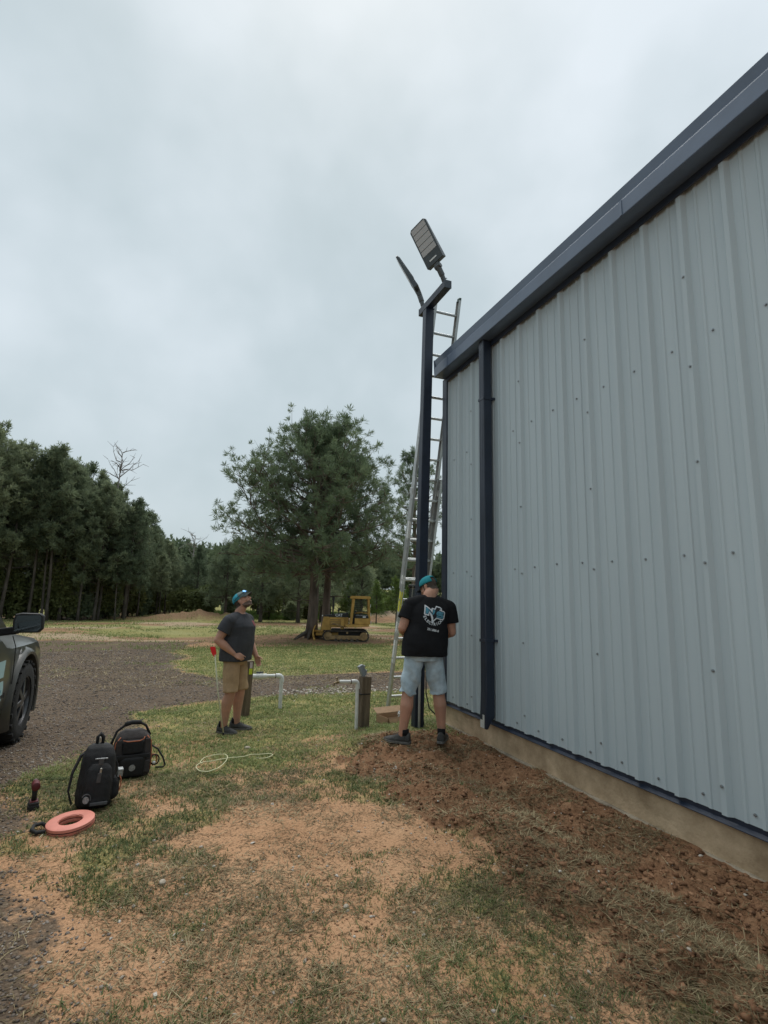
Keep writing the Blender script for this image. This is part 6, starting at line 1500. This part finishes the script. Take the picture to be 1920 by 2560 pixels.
keep = (grng.random(len(x)) < pr) & ~blocked(x, y); x, y = x[keep], y[keep]; print('tufts', len(x))
d_ = np.clip(y, 1.5, 30)
parts_.append(blades(x, y, .018 + .022 * fbm(x * 2, y * 2, 5, 2) + .0014 * d_, .0026 + .00085 * d_, 1.25, 5, .006 + .004 * d_))
x, y = sample(26000, 24, 62, 2, 1); mk = masks(x, y); keep = (grng.random(len(x)) < np.clip(.12 + .5 * mk['grass'] + .2 * mk['litter'], 0, 1) * sst(.35, .65, fbm(x * .5, y * .5, 88, 3))) & ~blocked(x, y); x, y = x[keep], y[keep]
parts_.append(blades(x, y, .05 + .10 * fbm(x * .7, y * .7, 15, 2) ** 2 + .001 * y, .012 + .0006 * y, 1.1, 5, .05 + .004 * y))
V_, F_ = join(parts_); near_ = V_[F_[:, 0], 1] < 5.6 + .8 * (vnoise(V_[F_[:, 0], 0] * 1.5, V_[F_[:, 0], 1] * 1.5, 3) - .5)
for nm_, sel, m_, lb in (('lawn_grass', ~near_, M_GRASS, 'short light green lawn grass beyond the bags and men'), ('coarse_grass', near_, M_GRASSD, 'patchy darker grass growing in the foreground dirt')):
    u_, inv = np.unique(F_[sel].ravel(), return_inverse=True); o = link(nm_, np_mesh(nm_, V_[u_], inv.reshape(-1, 3)), None, [m_]); tag(o, lb, None, None, 'stuff')
parts_ = []
x, y = sample(190000, 1.35, 13, .8, .5); mk = masks(x, y); pr = np.clip(.20 + .55 * mk['n2'] * (1 - mk['gravel']) + .1 * mk['dug'] + .1 * mk['grass'], 0, 1) * (1 - .75 * mk['gravel'])
keep = (grng.random(len(x)) < pr * sst(.33, .66, fbm(x * 2.3, y * 2.3, 77, 4, .6)) * np.where(x < 1.1, np.interp(y, [1.3, 2.4, 4.0], [.45, .6, 1.0]), .9)) & ~blocked(x, y); x, y = x[keep], y[keep]
parts_.append(blades(x, y, .012 + .016 * grng.random(len(x)), .0026 + .0007 * y, 3.4, 3, .008 + .004 * y, .25))
x, y = sample(16000, 12, 62, 2, 1); mk = masks(x, y); keep = (grng.random(len(x)) < sst(.42, .68, fbm(x * .45, y * .45, 98, 3)) * .8) & ~blocked(x, y); x, y = x[keep], y[keep]
parts_.append(blades(x, y, .025 + .035 * grng.random(len(x)), .006 + .0007 * y, 2.8, 4, .03 + .005 * y, .25))
x, y = sample(3600, 1.35, 8, .5, .4); keep = ~blocked(x, y) & (grng.random(len(x)) < .6); x, y = x[keep], y[keep]
parts_.append(blades(x, y, .02 + .02 * grng.random(len(x)), np.full(len(x), .0042), 5.5, 1, np.full(len(x), .01), .3))
V_, F_ = join(parts_); o = link('dry_grass', np_mesh('dry_grass', V_, F_), None, [M_STRAW]); tag(o, 'dry straw and cut grass strewn over the dirt', None, None, 'stuff')
# clods and pebbles: small rough lumps
_ico = bmesh.new(); bmesh.ops.create_icosphere(_ico, subdivisions=1, radius=1); ICO_V = np.array([v_.co[:] for v_ in _ico.verts]); ICO_F = np.array([[v_.index for v_ in f.verts] for f in _ico.faces]); _ico.free()
def lumps(x, y, s, flat=.6, sink=.25):
    n = len(x); sc = s[:, None, None] * grng.uniform(.7, 1.3, (n, 1, 3)) * np.array([1, 1, flat]); V_ = ICO_V[None] * (1 + np.clip(grng.normal(size=(n, len(ICO_V), 1)) * .34, -.6, .7)) * sc
    a = grng.uniform(0, 6.28, n); c, s_ = np.cos(a)[:, None], np.sin(a)[:, None]; X = V_[..., 0] * c - V_[..., 1] * s_; Y = V_[..., 0] * s_ + V_[..., 1] * c
    out = np.stack([X + x[:, None], Y + y[:, None], V_[..., 2] + (H(x, y) + s * flat * (1 - 2 * sink) * .5)[:, None]], -1).reshape(-1, 3)
    F_ = (np.arange(n)[:, None, None] * len(ICO_V) + ICO_F[None]).reshape(-1, 3); return out, F_
M_CLOD = blade_mat('clay_clods', (.085, .040, .021), (.195, .098, .050), (.36, .20, .112), .0); M_PEB = blade_mat('pale_pebbles', (.26, .215, .165), (.42, .37, .31), (.62, .58, .52), .0); M_GSTONE = blade_mat('gravel_stones', (.062, .050, .042), (.155, .126, .104), (.32, .28, .24), .0)
x, y = sample(60000, 1.35, 6.8, .3, .3); dg_ = dug(x, y); keep = (grng.random(len(x)) < dg_ * .7) & ~blocked(x, y); x, y = x[keep], y[keep]; s = .0035 + .017 * grng.random(len(x)) ** 5
V_, F_ = lumps(x, y, s); me = np_mesh('dirt_clods', V_, F_); o = link('dirt_clods', me, None, [M_CLOD]); tag(o, 'loose brown clods on the dug strip by the wall', None, None, 'stuff')
x, y = sample(80000, 1.35, 7.5, .5, .3); mk = masks(x, y); keep = (grng.random(len(x)) < .25 * (1 - mk['gravel']) * (1 - .6 * mk['grass']) * sst(.3, .7, mk['n2'])) & ~blocked(x, y); x, y = x[keep], y[keep]; s = .0028 + .007 * grng.random(len(x)) ** 4
V_, F_ = lumps(x, y, s); o = link('dirt_crumbs', np_mesh('dirt_crumbs', V_, F_), None, [M_CLOD]); tag(o, 'small dark crumbs of soil on the bare dirt', None, None, 'stuff')
x, y = sample(2600, 1.35, 9, .5, .3); keep = ~blocked(x, y) & (grng.random(len(x)) < .45); x, y = x[keep], y[keep]
cl = [(2.0 + .3 * grng.normal(), 4.75 + .35 * grng.normal()) for _ in range(60)] + [(2.55 + .25 * grng.normal(), 3.6 + .6 * grng.normal()) for _ in range(30)]
x = np.append(x, [c[0] for c in cl]); y = np.append(y, [c[1] for c in cl]); keep = ~blocked(x, y); x, y = x[keep], y[keep]; s = .0045 + .009 * grng.random(len(x)) ** 2.5
V_, F_ = lumps(x, y, s); o = link('pale_pebbles', np_mesh('pale_pebbles', V_, F_), None, [M_PEB]); tag(o, 'pale pebbles scattered over the dirt', None, None, 'stuff')
x, y = sample(90000, 2.2, 24, 1.2, .5); mk = masks(x, y); keep = (grng.random(len(x)) < mk['gravel'] * .85) & ~blocked(x, y); x, y = x[keep], y[keep]; s = .0035 + .006 * grng.random(len(x)) ** 3 + .0007 * y
V_, F_ = lumps(x, y, s); o = link('gravel_stones', np_mesh('gravel_stones', V_, F_), None, [M_GSTONE]); tag(o, 'loose brown-grey gravel of the drive', None, None, 'stuff')
# white crushed stone beyond the pipe
x = 3.1 + .75 * grng.normal(size=420) + 0; y = 10.55 + .28 * grng.normal(size=420); keep = np.abs(x - 3.1) < 1.6; x, y = x[keep], y[keep]; s = .012 + .022 * grng.random(len(x)) ** 2
V_, F_ = lumps(x, y, s); o = link('crushed_stone', np_mesh('crushed_stone', V_, F_), None, [M_PEB]); tag(o, 'streak of white crushed stone beyond the white pipe', None, None, 'stuff')
